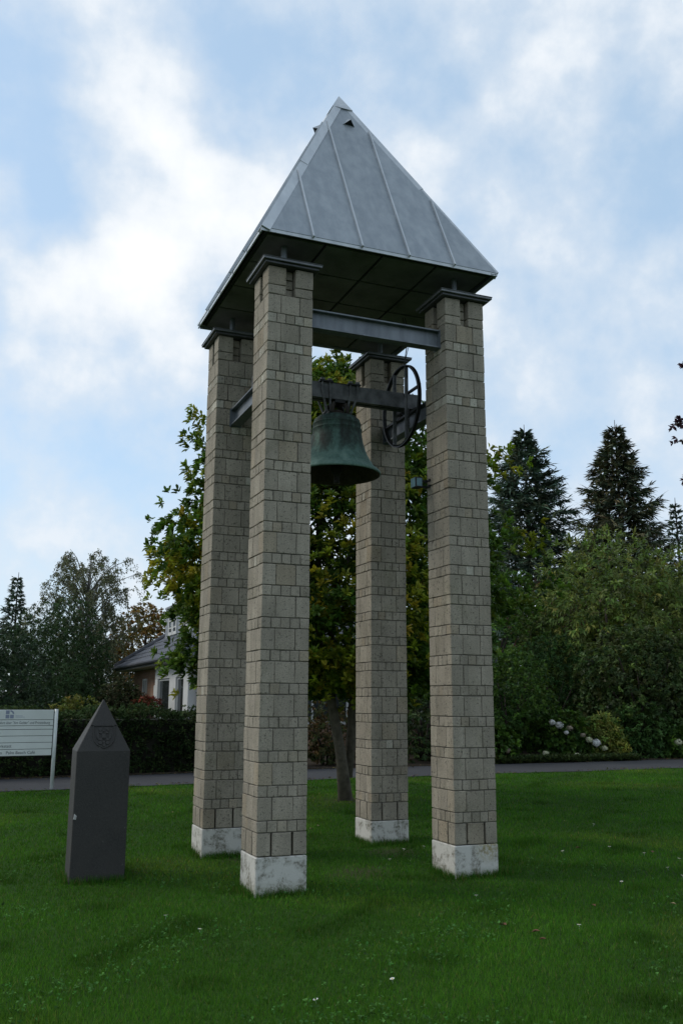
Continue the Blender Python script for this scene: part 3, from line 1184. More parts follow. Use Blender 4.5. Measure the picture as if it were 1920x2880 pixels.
# ------------------------------------------------------------------ basalt marker stone
OB = Vector((-1.434, 1.216, 0))
orot = R(-1.5)
stone = empty('boundary_stone', (OB.x, OB.y, float(gz(OB.x, OB.y))), orot)
tag(stone, 'dark square stone pillar with pointed top and carved crest standing in the lawn', 'stone marker')
WO, HO, HA = 0.508, 1.20, 1.70
mb = MB()
ch = 0.006
mb.add([(0, 0, -0.2), (WO, 0, -0.2), (WO, WO, -0.2), (0, WO, -0.2), (0.002, 0.002, HO), (WO - .002, .002, HO), (WO - .002, WO - .002, HO), (.002, WO - .002, HO), (WO / 2, WO / 2, HA)],
       [(0, 3, 2, 1), (0, 1, 5, 4), (1, 2, 6, 5), (2, 3, 7, 6), (3, 0, 4, 7), (4, 5, 8), (5, 6, 8), (6, 7, 8), (7, 4, 8)])
mb.build('shaft', M['basalt'], stone, bevel=0.006)
# carved shield on the sloping front: raised outline, bar and charges, built on the slope
e1 = Vector((1, 0, 0))
e2 = (Vector((WO / 2, WO / 2, HA)) - Vector((WO / 2, 0, HO))).normalized()
e3 = e1.cross(e2).normalized()
if e3.y > 0:
    e3 = -e3
o0 = Vector((WO / 2, 0, HO)) + e3 * 0.002


def sp(u, v, d=0.0):
    return o0 + e1 * u + e2 * v + e3 * d


cr = MB()
outl = [(-0.098, 0.262), (0.098, 0.262), (0.098, 0.15), (0.088, 0.10), (0.06, 0.062), (0.0, 0.03), (-0.06, 0.062), (-0.088, 0.10), (-0.098, 0.15)]
for i in range(len(outl)):
    a, b = outl[i], outl[(i + 1) % len(outl)]
    cr.bar(sp(*a, 0.003), sp(*b, 0.003), 0.010, 0.010, e3)
cr.bar(sp(-0.122, 0.272, 0.003), sp(0.122, 0.272, 0.003), 0.012, 0.012, e3)
shield = cr.build('carved_crest', M['basalt'], stone)
cr = MB()
for u, v, a_, b_ in ((0, 0.15, 0.020, 0.075), (0, 0.19, 0.05, 0.014), (0, 0.12, 0.06, 0.016), (-0.035, 0.225, 0.016, 0.02), (0.038, 0.225, 0.016, 0.02), (-0.055, 0.15, 0.014, 0.03), (0.055, 0.15, 0.014, 0.03),
                     (-0.035, 0.085, 0.018, 0.02), (0.035, 0.085, 0.018, 0.02), (0, 0.06, 0.014, 0.018)):
    n = 9
    poly = [sp(u + a_ * math.cos(2 * math.pi * k / n), v + b_ * math.sin(2 * math.pi * k / n), -0.002) for k in range(n)]
    cr.prism(poly, e3 * 0.009)
cr.build('crest_figure', M['basalt'], shield)
mb = MB()
mb.add([(0.005, -0.006, 0.58), (0.03, -0.006, 0.575), (0.035, -0.006, 0.61), (0.012, -0.006, 0.63), (0.018, -0.012, 0.60), (0.005, 0.01, 0.58), (0.03, 0.01, 0.575), (0.035, 0.01, 0.61), (0.012, 0.01, 0.63)],
       [(0, 1, 4), (1, 2, 4), (2, 3, 4), (3, 0, 4), (0, 5, 6, 1), (1, 6, 7, 2), (2, 7, 8, 3), (3, 8, 5, 0)])
mb.build('pale_chip', M['chip'], stone)

# ------------------------------------------------------------------ information sign
sx, sy = -0.89, 9.38
sign = empty('information_sign', (sx, sy, float(gz(sx, sy))), math.atan2(0.11, 0.99))
tag(sign, 'white board of stacked name strips on a grey post at the path edge', 'sign')
PH = 1.385
mb = MB()
mb.tube([(0, 0, -0.2), (0, 0, PH)], 0.032, 16)
mb.build('post', M['sign_post'], sign, smooth=True)
BW = 1.75
mb = MB()
mb.tube([(-BW - 0.07, 0, -0.2), (-BW - 0.07, 0, PH)], 0.032, 16)
mb.build('post', M['sign_post'], sign, smooth=True)
mb = MB()
mb.box(-BW - 0.03, -0.036, 0.012, 0.03, 0.575, PH - 0.006)
mb.build('back_frame', M['iron'], sign)
fr = [0.0, 0.222, 0.352, 0.432, 0.572, 0.715, 0.857, 1.0]
texts = {1: ('Zufahrt über "Am Gelder" und Prinzenburg', 0.06, 0.052), 3: ('Gemeindebüro', 0.92, 0.058), 4: ('Gemeindesaal', 0.95, 0.058), 5: ('Gemeindewerkstatt', 0.71, 0.058), 6: ('Jugendheim   Palm Beach Café', 0.29, 0.058)}
ZT, ZBm = PH - 0.01, 0.585
for i in range(7):
    z1 = ZT - (ZT - ZBm) * fr[i] - 0.004
    z0 = ZT - (ZT - ZBm) * fr[i + 1] + 0.004
    mb = MB()
    mb.box(-BW - 0.025, -0.045, -0.006, 0.011, z0, z1)
    st = mb.build('name_strip', M['sign'], sign, bevel=0.003)
    if i in texts:
        s_, rx, size = texts[i]
        fc = bpy.data.curves.new('lettering', 'FONT')
        fc.body = s_
        fc.size = size * 1.25
        fc.align_x = 'RIGHT'
        fc.align_y = 'CENTER'
        fc.extrude = 0.0006
        fc.resolution_u = 3
        fc.materials.append(M['ink'])
        tmp = bpy.data.objects.new('lettering', fc)
        COL.objects.link(tmp)
        bpy.context.view_layer.update()
        tme = bpy.data.meshes.new_from_object(tmp.evaluated_get(bpy.context.evaluated_depsgraph_get()))
        bpy.data.objects.remove(tmp)
        lo = link('lettering', tme, M['ink'], st)
        lo.location = (-0.045 - rx * 0.98 * 0.98, -0.0072, (z0 + z1) / 2)
        lo.rotation_euler = (math.pi / 2, 0, 0)
        if i == 1:
            lo.scale = (0.80, 1, 1)
    if i == 0:
        lg = MB()
        x0, zz0, q_ = -0.86, z0 + 0.022, 0.062
        y0, y1 = -0.0078, -0.0062
        lg.box(x0, x0 + q_, y0, y1, zz0 + q_ + 0.012, zz0 + 2 * q_ + 0.012)
        lg.box(x0, x0 + q_, y0, y1, zz0, zz0 + q_)
        lg.box(x0 + q_ + 0.012, x0 + 2 * q_ + 0.012, y0, y1, zz0, zz0 + q_)
        c = Vector((x0 + q_ + 0.012, 0, zz0 + q_ + 0.012))
        for k in range(7):
            a0, a1 = k * math.pi / 14, (k + 1) * math.pi / 14
            ring = []
            for yy in (y0, y1):
                for r_, a in ((0.04, a0), (q_ + 0.004, a0), (q_ + 0.004, a1), (0.04, a1)):
                    ring.append((c.x + r_ * math.cos(a), yy, c.z + r_ * math.sin(a)))
            lg.add(ring, [(0, 1, 2, 3), (4, 7, 6, 5), (0, 4, 5, 1), (1, 5, 6, 2), (2, 6, 7, 3), (3, 7, 4, 0)])
        lg.build('logo', M['ink_soft'], st)
        lg = MB()
        lg.box(x0 + 0.165, x0 + 0.285, y0, y1, zz0 + 0.040, zz0 + 0.046)
        lg.box(x0 + 0.165, x0 + 0.32, y0, y1, zz0 + 0.018, zz0 + 0.024)
        lg.build('logo_caption', M['ink_soft'], st)

# ------------------------------------------------------------------ slab in the lawn
mb = MB()
mb.box(-0.28, 0.28, -0.28, 0.28, -0.08, 0.025)
o = mb.build('drain_cover', M['concrete'], None, bevel=0.01, loc=(1.42, 6.62, float(gz(1.42, 6.62))))
tag(o, 'flat grey concrete slab lying flush in the lawn behind the tower', 'slab')

# ------------------------------------------------------------------ house
HX, HY0, HY1 = 3.3, 17.3, 27.8
house = empty('brick_house', (0, 0, 0.23))
tag(house, 'brick house with dark hipped tile roof, grey dormer and white bay windows behind the hedge', 'house')
mb = MB()
mb.box(HX + 0.25, 12.5, HY0, HY1, 0, 2.62)
wall = mb.build('wall', M['brick'], house)
EX0, EX1, EY0, EY1, EZ = 2.93, 13.1, 16.8, 28.4, 2.66
sl_ = 0.70
half = (EX1 - EX0) / 2
RZ = EZ + half * sl_
xm = (EX0 + EX1) / 2
mb = MB()
P = [(EX0, EY0, EZ), (EX1, EY0, EZ), (EX1, EY1, EZ), (EX0, EY1, EZ), (xm, EY0 + half, RZ), (xm, EY1 - half, RZ)]
P2 = [(x, y, z - 0.12) for x, y, z in P[:4]]
mb.add(P + P2, [(0, 1, 4), (1, 2, 5, 4), (2, 3, 5), (3, 0, 4, 5), (6, 9, 8, 7), (0, 6, 7, 1), (1, 7, 8, 2), (2, 8, 9, 3), (3, 9, 6, 0)])
hroof = mb.build('roof', M['slate'], house)
mb = MB()
mb.box(EX0 + 0.02, EX1 - 0.02, EY0 + 0.02, EY1 - 0.02, EZ - 0.14, EZ - 0.123)
mb.build('eaves_soffit', M['soffit_house'], hroof)
# roof tiles on the slope that shows: overlapping courses with round rolls
mb = MB()
nc = 17
for i in range(nc):
    t0, t1 = i / nc * half, (i + 1.12) / nc * half
    ya, yb = EY0 + t0 + 0.05, EY1 - t0 - 0.05
    nt = int((yb - ya) / 0.33)
    for j in range(nt):
        y0, y1 = ya + j * (yb - ya) / nt, ya + (j + 1) * (yb - ya) / nt
        jz = random.uniform(-0.004, 0.004)
        a = [(EX0 + t0 - 0.03, y0 + 0.006, EZ + (t0 - .03) * sl_ + 0.055 + jz), (EX0 + t0 - 0.03, (y0 + y1) / 2, EZ + (t0 - .03) * sl_ + 0.085 + jz), (EX0 + t0 - 0.03, y1 - 0.006, EZ + (t0 - .03) * sl_ + 0.055 + jz),
             (EX0 + t1, y0 + 0.006, EZ + t1 * sl_ + 0.012), (EX0 + t1, (y0 + y1) / 2, EZ + t1 * sl_ + 0.042), (EX0 + t1, y1 - 0.006, EZ + t1 * sl_ + 0.012)]
        b = [(x, y, z - 0.045) for x, y, z in a[:3]]
        mb.add(a + b, [(0, 1, 4, 3), (1, 2, 5, 4), (0, 6, 7, 1), (1, 7, 8, 2)])
o = mb.build('roof_tiles', M['slate'], hroof)
o['kind'] = 'stuff'
for a, b in (((EX0, EY0, EZ + 0.06), (xm, EY0 + half, RZ + 0.08)), ((EX0, EY1, EZ + 0.06), (xm, EY1 - half, RZ + 0.08)), ((xm, EY0 + half, RZ + .08), (xm, EY1 - half, RZ + .08))):
    mb = MB()
    mb.tube([a, b], 0.11, 8)
    mb.build('ridge_capping', M['slate'], hroof)
mb = MB()
mb.tube([(EX0 - 0.07, EY0, EZ - 0.02), (EX0 - 0.07, EY1, EZ - 0.02)], 0.065, 8)
mb.build('gutter', M['slate'], hroof)
# dormer
DX, DY0, DY1, DZ0, DZ1 = 4.3, 20.6, 26.0, 3.3, 4.72
mb = MB()
mb.box(DX, 8.0, DY0, DY1, DZ0, DZ1)
dorm = mb.build('dormer', M['dormer'], house)
mb = MB()
mb.box(DX - 0.03, 8.1, DY0 - 0.03, DY1 + 0.03, DZ1 + 0.001, DZ1 + 0.08)
mb.build('dormer_roof', M['dormer'], dorm)


def window(parent, x, y0, y1, z0, z1, nx, nz, fw=0.07, curtain=0.0, axis='x'):
    """framed window in a wall whose outside faces -x (axis x) or -y (axis y)"""
    def bx(mb, a0, a1, d0, d1, z_0, z_1):
        if axis == 'x':
            mb.box(d0, d1, a0, a1, z_0, z_1)
        else:
            mb.box(a0, a1, d0, d1, z_0, z_1)
    mb = MB()
    bx(mb, y0, y0 + fw, x - 0.05, x + 0.02, z0, z1)
    bx(mb, y1 - fw, y1, x - 0.05, x + 0.02, z0, z1)
    bx(mb, y0 + fw, y1 - fw, x - 0.048, x + 0.02, z0, z0 + fw)
    bx(mb, y0 + fw, y1 - fw, x - 0.048, x + 0.02, z1 - fw, z1)
    for i in range(1, nx):
        yy = y0 + (y1 - y0) * i / nx
        bx(mb, yy - fw * 0.3, yy + fw * 0.3, x - 0.046, x + 0.01, z0 + fw, z1 - fw)
    for i in range(1, nz):
        zz = z0 + (z1 - z0) * i / nz
        bx(mb, y0 + fw, y1 - fw, x - 0.044, x + 0.008, zz - fw * 0.2, zz + fw * 0.2)
    f = mb.build('window', M['white'], parent)
    mb = MB()
    bx(mb, y0 + fw * 0.9, y1 - fw * 0.9, x - 0.02, x - 0.012, z0 + fw * 0.9, z1 - fw * 0.9)
    mb.build('pane', M['glass'], f)
    if curtain:
        mb = MB()
        bx(mb, y0 + fw, y1 - fw, x - 0.0225, x - 0.0205, z0 + fw, z0 + (z1 - z0) * curtain)
        mb.build('curtain', M['curtain'], f)
    return f


window(dorm, DX, 24.6, 25.25, 3.72, 4.5, 1, 3, 0.11)
window(dorm, DX, 23.9, 24.55, 3.72, 4.5, 1, 3, 0.11)
window(dorm, DX, 21.6, 22.25, 3.72, 4.5, 1, 3, 0.11)
window(dorm, DX, 22.3, 22.95, 3.72, 4.5, 1, 3, 0.11)
# bay on the long side
mb = MB()
mb.box(HX, HX + 0.249, 17.5, 22.3, 2.12, 2.5)
mb.box(HX, HX + 0.249, 21.85, 22.3, 0, 2.119)
mb.box(HX, HX + 0.249, 19.15, 20.05, 0, 2.119)
mb.box(HX, HX + 0.249, 17.5, 18.1, 0, 2.119)
bay = mb.build('bay', M['white'], house)
window(bay, HX + 0.1, 20.055, 21.845, 0.3, 2.115, 1, 1, 0.06, 0.42)
window(bay, HX + 0.1, 18.105, 19.145, 0.3, 2.115, 1, 1, 0.06, 0.42)
window(house, HX + 0.25, 25.0, 25.7, 1.1, 2.2, 2, 1, 0.06)
mb = MB()
mb.box(HX + 0.15, HX + 0.245, 22.95, 23.3, 1.35, 1.95)
mb.build('letter_box', M['white'], house, bevel=0.02)
window(house, HY0, 6.3, 8.0, 0.8, 2.1, 3, 1, 0.09, 0.0, 'y')
window(house, HY0, 9.2, 10.9, 0.8, 2.1, 3, 1, 0.09, 0.0, 'y')

# ------------------------------------------------------------------ vegetation builders
def conifer(name, x, y, h, r, label, group, seed, base_col, whorls=46, per=8, sprays=26, droop=0.25, zlow=0.04, power=0.85, spray_l=0.42, tipgap=0.0):
    z0 = float(gz(x, y))
    root = empty(name, (x, y, z0))
    tag(root, label, 'tree', group)
    tree_trunk('trunk', M['bark_dark'], root, (0, 0, -0.3), (0.05, 0.03, h * 1.02), 0.018 * h, 0.012, 0.1)
    lv = Leaves()
    br = MB()
    P_, D_, W_ = [], [], []
    for i in range(whorls):
        f = zlow + (1 - zlow) * (i / whorls) ** 0.92
        z = h * f
        R_ = r * (1 - f) ** power * (1 + 0.18 * math.sin(i * 2.1 + seed)) * min(1.0, (1 - f) * 5 + 0.35) + 0.05
        nb = max(4, int(per * (0.6 + 0.5 * (1 - f)) + RNG.integers(-1, 2)))
        a0 = RNG.uniform(0, 6.28)
        for k in range(nb):
            a = a0 + 2 * math.pi * k / nb + RNG.uniform(-0.25, 0.25)
            L = R_ * RNG.uniform(0.62, 1.12)
            tilt = 0.42 * f - droop * (1 - f) + RNG.uniform(-0.1, 0.1)
            d = np.array([math.cos(a) * math.cos(tilt), math.sin(a) * math.cos(tilt), math.sin(tilt)])
            sag = 0.10 * L * (1 - f)
            p0 = np.array([0, 0, z])
            def pos(t):
                t = np.asarray(t)[..., None]
                return p0 + d * L * t + np.array([0, 0, 1]) * (-sag * np.sin(t * math.pi * 0.7) * 1.2 + sag * 0.9 * t ** 3)
            if L > 0.7 and i % 2 == 0:
                br.tube([pos(0.0), pos(0.4), pos(0.8)], [0.012 * L + 0.008, 0.008 * L + 0.006, 0.006], 4, cap=False)
            ns = max(6, int(sprays * (0.25 + 0.75 * L / r)))
            t = RNG.uniform(0.12, 1.0, ns) ** 0.75
            p = pos(t)
            side = np.array([-math.sin(a), math.cos(a), 0])
            sg = RNG.choice([-1, 1], ns)[:, None]
            dd = unit(d * RNG.uniform(0.45, 1.0, (ns, 1)) + side * sg * RNG.uniform(0.2, 0.95, (ns, 1)) + np.array([0, 0, 1]) * RNG.uniform(-0.55, 0.12, (ns, 1)))
            P_.append(p)
            D_.append(dd)
            W_.append(np.full(ns, spray_l * (0.55 + 0.45 * min(1, L / 1.2))))
    P_, D_, W_ = np.concatenate(P_), np.concatenate(D_), np.concatenate(W_)
    tw = palette(len(P_), base_col, [1] * len(base_col), 0.22)
    for q in range(5):
        n_ = len(P_)
        dq = unit(D_ + rand_dirs(n_) * (0.0 if q == 0 else 0.42))
        st = P_ + D_ * (W_ * RNG.uniform(0, 0.7, n_) * (q > 0))[:, None]
        lv.add(st, dq, W_ * RNG.uniform(0.45, 1.0, n_), 0.05 + 0.03 * RNG.random(n_), tw * RNG.uniform(0.8, 1.2, (n_, 1)), fold=0.1, droop=0.12)
    link('crown', lv.mesh('crown'), M['needle'], root)
    if br.v:
        br.build('branches', M['bark_dark'], root)
    return root


SPR = [(0.073, 0.114, 0.071), (0.101, 0.155, 0.099), (0.112, 0.130, 0.077), (0.085, 0.136, 0.099)]
SPRB = [(0.078, 0.101, 0.058), (0.109, 0.126, 0.064), (0.143, 0.121, 0.060), (0.067, 0.096, 0.060)]
conifer('spruce_tree', 21.1, 27.6, 14.0, 4.3, 'tall dense blue-green spruce just beside the tower, taller than the shrubs below it', 'spruces beyond the shrubs', 1, SPR, 58, 10, 44, 0.12, 0.03, 0.72, 0.5)
conifer('spruce_tree', 23.7, 24.3, 13.6, 3.6, 'tall ragged spruce with brownish cones and layered drooping boughs above the pale shrub', 'spruces beyond the shrubs', 2, SPRB, 40, 10, 52, 0.2, 0.03, 0.78, 0.55)
conifer('spruce_tree', 28.9, 26.6, 11.0, 1.9, 'thin young spruce with a bare pointed tip behind the pale shrub', 'spruces beyond the shrubs', 3, SPR, 36, 7, 26, 0.05, 0.05, 1.0, 0.42)
conifer('spruce_tree', 18.8, 30.5, 8.5, 4.0, 'low dark spruce filling the gap between two taller spruces', 'spruces beyond the shrubs', 4, SPR, 34, 9, 40, 0.15, 0.03, 0.7, 0.5)
conifer('spruce_tree', 25.6, 29.5, 9.3, 4.2, 'broad dark spruce behind the ragged cone-laden one', 'spruces beyond the shrubs', 5, SPR, 36, 9, 40, 0.15, 0.03, 0.7, 0.5)
conifer('spruce_tree', -0.36, 39.4, 7.4, 1.75, 'small pointed spruce standing alone against the sky over the sign', 'spruces behind the hedge', 6, SPR, 30, 7, 26, 0.05, 0.06, 1.0, 0.36)


def dome_bush(name, label, cat, x, y, rad, zc, n, per, L, W, cols, wts, group=None, m='leaf', shell=0.5, spread=0.9, jit=0.22, droop=0.2, lump=0.28, lumps=10, hang=0.0, core=0.0, stems=5, big=False, topcols=None):
    z0 = float(gz(x, y))
    root = empty(name, (x, y, z0))
    tag(root, label, cat, group)
    lv = Leaves()
    C, O = dome_points(n, (0, 0, zc), rad, shell, 0.05, lumps, lump)
    if hang:
        O = unit(O * (1 - hang) + np.array([0, 0, -hang]))
    rosettes(lv, C, O, per, L, W, cols, wts, spread, jit, big, droop)
    link('crown' if cat == 'tree' else 'foliage', lv.mesh('foliage'), M[m], root)
    mb = MB()
    for k in range(stems):
        a = 2 * math.pi * k / stems + random.uniform(-0.3, 0.3)
        rr_ = random.uniform(0.35, 0.7)
        e = (math.cos(a) * rad[0] * rr_, math.sin(a) * rad[1] * rr_, zc + rad[2] * random.uniform(0.1, 0.55))
        b = (math.cos(a) * 0.12, math.sin(a) * 0.12, -0.1)
        mid = (e[0] * 0.35, e[1] * 0.35, e[2] * 0.5)
        s_ = 0.02 + 0.018 * zc
        mb.tube([b, mid, e], [s_, s_ * 0.7, s_ * 0.3], 6)
    if cat == 'tree':
        s_ = 0.05 + 0.02 * zc
        mb.tube([(0, 0, -0.2), (0.03, 0, zc * 0.6), (0, 0.05, zc + rad[2] * 0.4)], [s_ * 1.2, s_, s_ * 0.3], 8)
    mb.build('trunk' if cat == 'tree' else 'stems', M['bark_dark'], root, smooth=True)
    return root


# --- magnolia behind the tower
MX, MY = 3.30, 5.95
mz = float(gz(MX, MY))
mag = empty('magnolia_tree', (MX, MY, mz))
tag(mag, 'large magnolia with yellowing leaves and forked grey trunk directly behind the tower', 'tree')
limbs = []
tops = []
for k in range(15):
    a = 2 * math.pi * k / 15 * 2.4
    z = 1.9 + 4.1 * (k / 15)
    rr_ = 2.5 * math.sqrt(max(0.05, 1 - ((z - 3.2) / 3.9) ** 2))
    limbs.append(((-0.3 * (z > 2.5), -0.1, z - 0.5), (math.cos(a) * rr_ - 0.2, math.sin(a) * rr_, z + 0.75), 0.055 - 0.02 * k / 15, 0.012))
limbs.append(((0.0, 0.0, 0.35), (0.12, -0.1, 1.9), 0.085, 0.07))
limbs.append(((0.12, -0.1, 1.85), (0.5, -0.2, 4.6), 0.07, 0.03))
limbs.append(((-0.34, -0.2, 1.6), (-0.95, -0.5, 3.6), 0.06, 0.03))
limbs.append(((-0.12, -0.05, 0.7), (-0.62, 0.1, 2.6), 0.05, 0.03))
tree_trunk('trunk', M['bark'], mag, (0, 0, -0.25), (-0.75, -0.45, 6.2), 0.092, 0.03, -0.45, limbs, 12, 1.45)
lv = Leaves()
# branch plates: layered shelves of rosettes with gaps between them, plus a looser fill
profz = [1.5, 1.85, 2.3, 2.9, 3.6, 4.2, 5.0, 5.7, 6.3, 6.8, 7.1]
profr = [0.9, 1.7, 2.45, 2.75, 2.85, 2.75, 2.15, 1.55, 0.95, 0.5, 0.1]
MYEL_LIT = [(0.167, 0.213, 0.016), (0.234, 0.256, 0.019), (0.112, 0.180, 0.015), (0.302, 0.272, 0.023)]
MGRN = [(0.045, 0.100, 0.015), (0.064, 0.131, 0.018), (0.086, 0.161, 0.019), (0.141, 0.201, 0.024)]
NS = 620
CC, OO, YY = [], [], []
for s in range(NS):
    z = RNG.uniform(1.7, 7.0)
    Rm = np.interp(z, profz, profr)
    a = RNG.uniform(0, 2 * math.pi)
    # the camera-left flank carries yellow leaves, with sunlight put into their colour
    rad_ = Rm * math.sqrt(RNG.uniform(0.10, 1.0)) * RNG.uniform(0.85, 1.0)
    cx = -0.28 * max(0, (z - 4) / 3)
    c = np.array([cx + math.cos(a) * rad_, math.sin(a) * rad_, z])
    out = np.array([math.cos(a), math.sin(a), 0.15])
    edge = rad_ / max(Rm, 0.2)
    npts = int(RNG.uniform(10, 22))
    lp = RNG.normal(size=(npts, 3)) * np.array([0.24, 0.24, 0.14])
    lp += out * RNG.uniform(-0.35, 0.35, (npts, 1))
    CC.append(c + lp)
    OO.append(unit(out * 0.8 + np.array([0, 0, 0.55]) + rand_dirs(npts) * 0.35))
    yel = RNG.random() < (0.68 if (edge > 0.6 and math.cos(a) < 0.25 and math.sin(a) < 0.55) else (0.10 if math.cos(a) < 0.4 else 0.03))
    YY.append(np.full(npts, yel))
for s in range(190):
    z = RNG.uniform(2.75, 6.2)
    Rm = np.interp(z, profz, profr)
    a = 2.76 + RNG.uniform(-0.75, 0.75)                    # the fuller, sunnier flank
    rad_ = Rm * RNG.uniform(0.62, 1.04)
    npts = int(RNG.uniform(10, 20))
    out = np.array([math.cos(a), math.sin(a), 0.15])
    CC.append(np.array([math.cos(a) * rad_, math.sin(a) * rad_, z]) + RNG.normal(size=(npts, 3)) * np.array([0.22, 0.22, 0.13]))
    OO.append(unit(out * 0.8 + np.array([0, 0, 0.55]) + rand_dirs(npts) * 0.35))
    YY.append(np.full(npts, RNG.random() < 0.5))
# a few single sprays that reach out
for px_, py_, pz_ in ((-2.55, -0.15, 5.85), (-2.45, -0.1, 5.55), (-2.4, -0.2, 5.25), (-3.1, -0.3, 4.05), (-2.9, -0.4, 3.85), (-0.65, -0.7, 6.75), (-0.35, -0.65, 6.6), (-0.75, -0.75, 6.45), (2.35, -0.9, 5.6), (2.2, -1.0, 5.35), (2.75, -1.2, 4.2), (3.1, -1.2, 3.4),
                      (-2.75, -0.3, 2.2), (-2.6, -0.3, 2.35), (-2.45, -0.3, 2.5), (-2.5, -0.35, 1.95), (-2.3, -0.3, 1.75), (-2.3, -0.4, 2.3), (-2.2, -0.35, 2.05), (-2.05, -0.3, 1.5), (-2.85, -0.3, 2.05), (-2.85, -0.3, 3.3), (-2.75, -0.3, 3.0), (-2.7, -0.3, 2.85), (-2.95, -0.25, 3.6), (-2.75, -0.35, 4.6), (-2.6, -0.3, 4.9)):
    npts = 16
    c = np.array([px_, py_, pz_])
    CC.append(c + RNG.normal(size=(npts, 3)) * np.array([0.20, 0.2, 0.13]))
    OO.append(unit(np.array([px_, py_, 0.0]) / max(0.3, math.hypot(px_, py_)) + np.array([0, 0, 0.5]) + rand_dirs(npts) * 0.3))
    YY.append(np.full(npts, RNG.random() < 0.45))
CC, OO, YY = np.concatenate(CC), np.concatenate(OO), np.concatenate(YY)
for flag, cols in ((True, MYEL_LIT), (False, MGRN)):
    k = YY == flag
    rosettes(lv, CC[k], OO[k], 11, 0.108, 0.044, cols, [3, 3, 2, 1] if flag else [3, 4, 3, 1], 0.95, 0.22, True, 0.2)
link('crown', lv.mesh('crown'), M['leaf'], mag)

# --- right-hand shrubs and small trees
DG = [(0.047, 0.103, 0.016), (0.066, 0.134, 0.020), (0.039, 0.087, 0.017), (0.092, 0.161, 0.025)]
OLV = [(0.098, 0.149, 0.028), (0.139, 0.184, 0.037), (0.079, 0.126, 0.025), (0.189, 0.202, 0.040)]
BLK = [(0.033, 0.062, 0.017), (0.049, 0.086, 0.025), (0.066, 0.090, 0.029), (0.086, 0.140, 0.033)]
dome_bush('cherry_tree', 'broad pale olive tree with hanging pointed leaves below the spruces', 'tree', 17.0, 16.9, (3.0, 2.8, 3.1), 3.25, 2900, 9, 0.21, 0.065, OLV, [4, 3, 4, 1], None, 'leaf', 0.55, 0.75, 0.22, 0.25, 0.16, 14, 0.42)
dome_bush('cherry_tree', 'olive tree crown leaning out of the picture edge beside the broad pale one', 'tree', 19.6, 15.8, (2.5, 2.4, 2.9), 3.1, 2200, 9, 0.21, 0.065, OLV, [3, 3, 4, 2], None, 'leaf', 0.55, 0.75, 0.22, 0.25, 0.22, 12, 0.4)
dome_bush('laurel_shrub', 'dark round-leaved shrub in front of the pale olive tree', 'shrub', 15.3, 13.3, (2.1, 1.5, 2.0), 1.75, 2000, 8, 0.115, 0.075, BLK, [3, 4, 3, 1], None, 'leaf', 0.5, 0.9, 0.22, 0.2, 0.2, 10, 0.1)
dome_bush('laurel_shrub', 'glossy dark shrub at the picture edge beside the path', 'shrub', 18.6, 12.6, (2.0, 1.5, 1.8), 1.4, 1500, 8, 0.115, 0.07, DG, [3, 3, 3, 1], None, 'leaf', 0.5, 0.9)
dome_bush('dark_shrub', 'dark green shrub just right of the lamp pillar above the white hydrangeas', 'shrub', 10.6, 12.9, (1.35, 1.3, 1.55), 1.35, 1500, 8, 0.10, 0.05, DG, [3, 3, 3, 1], None, 'leaf', 0.5, 0.9)
dome_bush('yew_shrub', 'deep green fine-leaved shrub in the shade between the dark shrubs', 'shrub', 13.6, 15.4, (1.7, 1.6, 2.0), 1.5, 2000, 10, 0.10, 0.03, [(0.024, 0.062, 0.015), (0.034, 0.08, 0.02), (0.02, 0.046, 0.014)], [1, 1, 1], None, 'leaf_dull', 0.5, 0.8)
dome_bush('broadleaf_tree', 'dark broadleaf tree behind the lamp pillar under the first spruce', 'tree', 13.2, 18.8, (2.9, 2.4, 3.1), 3.2, 2600, 8, 0.15, 0.06, DG, [3, 4, 3, 2], None, 'leaf', 0.5, 0.85, 0.22, 0.2, 0.3)
dome_bush('red_leaved_shrub', 'small dull red-leaved tree peeping out behind the pale olive tree', 'tree', 17.2, 20.8, (1.5, 1.4, 1.8), 4.0, 700, 8, 0.14, 0.06, [(0.085, 0.035, 0.028), (0.06, 0.035, 0.026), (0.05, 0.045, 0.025)], [2, 2, 1], None, 'leaf_dull')
dome_bush('holly_shrub', 'dark shrub seen between the two rear pillars', 'shrub', 8.3, 13.0, (1.6, 1.2, 1.5), 1.25, 1500, 8, 0.10, 0.05, BLK, [3, 3, 2, 1], None, 'leaf')
dome_bush('holly_shrub', 'tall dark evergreen filling the gap behind the rear pillar', 'shrub', 9.8, 15.6, (1.9, 1.5, 2.3), 2.0, 1700, 8, 0.11, 0.05, BLK, [3, 3, 2, 1], None, 'leaf')
dome_bush('rose_shrub', 'brownish sparse shrub beside the magnolia trunk beyond the path', 'shrub', 5.5, 12.5, (0.95, 0.6, 0.75), 0.7, 520, 7, 0.085, 0.045, [(0.075, 0.060, 0.022), (0.050, 0.065, 0.022), (0.10, 0.065, 0.024)], [2, 3, 1], None, 'leaf_dull', 0.35, 1.0)
dome_bush('golden_shrub', 'yellow-green leafy shrub between the hydrangeas by the path', 'shrub', 13.05, 12.35, (0.55, 0.45, 0.62), 0.55, 420, 8, 0.11, 0.045, [(0.21, 0.25, 0.05), (0.16, 0.22, 0.05), (0.28, 0.28, 0.07)], [2, 3, 1], None, 'leaf', 0.4, 0.9)
dome_bush('viburnum_shrub', 'mid green leafy bush beside the golden one at the path edge', 'shrub', 14.45, 12.3, (0.95, 0.5, 0.75), 0.6, 700, 8, 0.11, 0.055, [(0.07, 0.15, 0.035), (0.095, 0.17, 0.045), (0.05, 0.11, 0.03)], [2, 2, 2], None, 'leaf', 0.4, 0.9)
